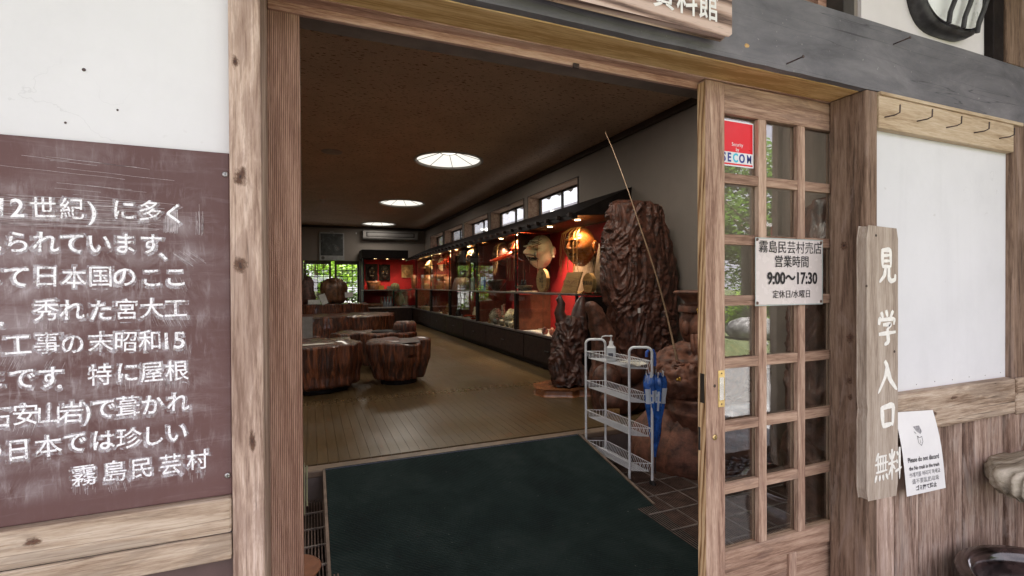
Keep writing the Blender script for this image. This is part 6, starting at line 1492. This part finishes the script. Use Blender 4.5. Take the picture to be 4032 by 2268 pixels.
for zb in (.745, .525, .305, .075):
    m = MB(); r = .0019; hb = .052
    for (s0, s1, zz) in ((.0, 1.0, zb+hb), (.12, .88, zb)):
        ring = [lerp4(s0, .015), lerp4(s1, .015), lerp4(s1, .985), lerp4(s0, .985)]; ring = [p+Vector((0, 0, zz)) for p in ring]
        for a, b in zip(ring, ring[1:]+ring[:1]): m.tube([a, b], .0026 if zz > zb else .002, 6, caps=False)
    nW = 30
    for k in range(nW+1):
        t_ = .02+.96*k/nW; m.tube([lerp4(0, t_)+Vector((0, 0, zb+hb)), lerp4(.12, t_)+Vector((0, 0, zb)), lerp4(.88, t_)+Vector((0, 0, zb)), lerp4(1, t_)+Vector((0, 0, zb+hb))], r, 5, caps=False)
    for k in range(1, 6):
        s_ = k/6; 
        for e in (.015, .985): m.tube([lerp4(s_, e)+Vector((0, 0, zb)), lerp4(s_, e)+Vector((0, 0, zb+hb))], r, 5)
        m.tube([lerp4(.12+.76*s_, .015)+Vector((0, 0, zb)), lerp4(.12+.76*s_, .985)+Vector((0, 0, zb))], r, 5, caps=False)
    m.build('wire_basket', M_wire, tr_)
bot = thing('sanitizer_bottle', 'square white pump bottle of hand sanitizer in the top basket', 'bottle', tuple(lerp4(.5, .62)+Vector((0, 0, .750))), R_(-30))
MB().box((-.032, -.026, 0), (.032, .026, .105)).build('bottle', plain('milky_plastic', (.60, .63, .66), .3, var=.03), bot, .009, 3)
MB().lathe([(.022, .104), (.018, .115), (.014, .120), (.0145, .14), (.008, .142), (.005, .16), (.005, .17), (.010, .172), (.010, .184), (.0005, .186)], 20).build('pump', plain('white_plastic_clean', (.66, .67, .68), .35, var=.02), bot)
MB().tube([(0, 0, .178), (-.04, -.01, .180), (-.062, -.015, .176), (-.068, -.017, .166)], .0042, 8).build('nozzle', MATS['white_plastic_clean'], bot)
MB().box((-.022, -.0275, .03), (.012, -.0262, .06)).build('label', plain('dark_label_print', (.10, .10, .13), .6, var=.6, scale=120), bot)
psh = thing('leaflet', 'printed leaflet lying at the near end of the top basket', 'leaflet', tuple(lerp4(.5, .16)+Vector((0, 0, .768))), R_(12))
MB().add(*grid_surface(lambda u, v: (-.055+.11*u, -.09+.18*v, .012*math.sin(v*3)+.006*u), 4, 6)).build('sheet', M_card, psh)
for k in range(4): MB().box((-.04, -.05+.025*k, .019), (.035-.01*(k % 2), -.044+.025*k, .020)).build('print_line', M_ink, psh)
um = thing('blue_umbrella', 'closed blue umbrella with white print hanging by its handle from the trolley', 'umbrella', (2.095, 2.625, 0))
M_blue = plain('glossy_blue_plastic', (.03, .13, .48), .15, var=.35, scale=22, bmp=.3, coat=.6)
def fold(u, v):
    z = .16+.54*v; a = 2*math.pi*u
    r = interp([(0, .006), (.35, .036), (.7, .060), (.93, .070), (1.0, .062)], v); k = 1+.20*math.sin(8*a+v*2.5)+.07*math.sin(19*a)
    return (r*k*math.cos(a), r*k*math.sin(a)*.8, z+.012*math.sin(8*a)*(v > .9))
V, F = grid_surface(fold, 72, 26, True); MB().add(V, F, True).build('canopy', M_blue, um)
for k in range(7):
    a = 2*math.pi*k/7; MB().tube([(.056*math.cos(a), .046*math.sin(a), .69), (.062*math.cos(a), .050*math.sin(a), .728)], .0032, 6).build('rib_tip', M_wire, um)
MB().tube([(0, 0, .05), (0, 0, .79)], .005, 8).build('shaft', M_iron, um)
MB().tube([(0, 0, .76), (0, 0, .83), (-.012, .005, .862), (-.034, .012, .868), (-.052, .018, .85), (-.052, .018, .82)], .010, 10).build('handle', plain('blue_plastic_handle', (.03, .10, .42), .3), um)
prt = MB()
for (u0, u1, v0, v1) in ((.50, .56, .66, .84), (.575, .60, .60, .86), (.62, .69, .70, .83), (.70, .73, .58, .82), (.75, .80, .64, .80), (.52, .70, .755, .785), (.60, .78, .68, .70), (.82, .86, .66, .85)):
    V, F = grid_surface(lambda u, v: tuple(Vector(fold(u0+(u1-u0)*u, v0+(v1-v0)*v))*1.0+Vector((math.cos(2*math.pi*(u0+(u1-u0)*u)), math.sin(2*math.pi*(u0+(u1-u0)*u)), 0))*.0022), 5, 5); prt.add(V, F)
prt.build('white_print', plain('white_print', (.6, .66, .74), .4), um)
# terracotta bowl rim at the lower left of the grating
tb = thing('terracotta_planter', 'orange brown round planter on the grating left of the ramp', 'planter', (-.09, 2.33, -.005)); MB().lathe([(.09, 0), (.115, .05), (.13, .07), (.12, .073), (.10, .06), (.0005, .058)], 32).build('pot', plain('terracotta', (.20, .075, .035), .7, var=.2), tb)
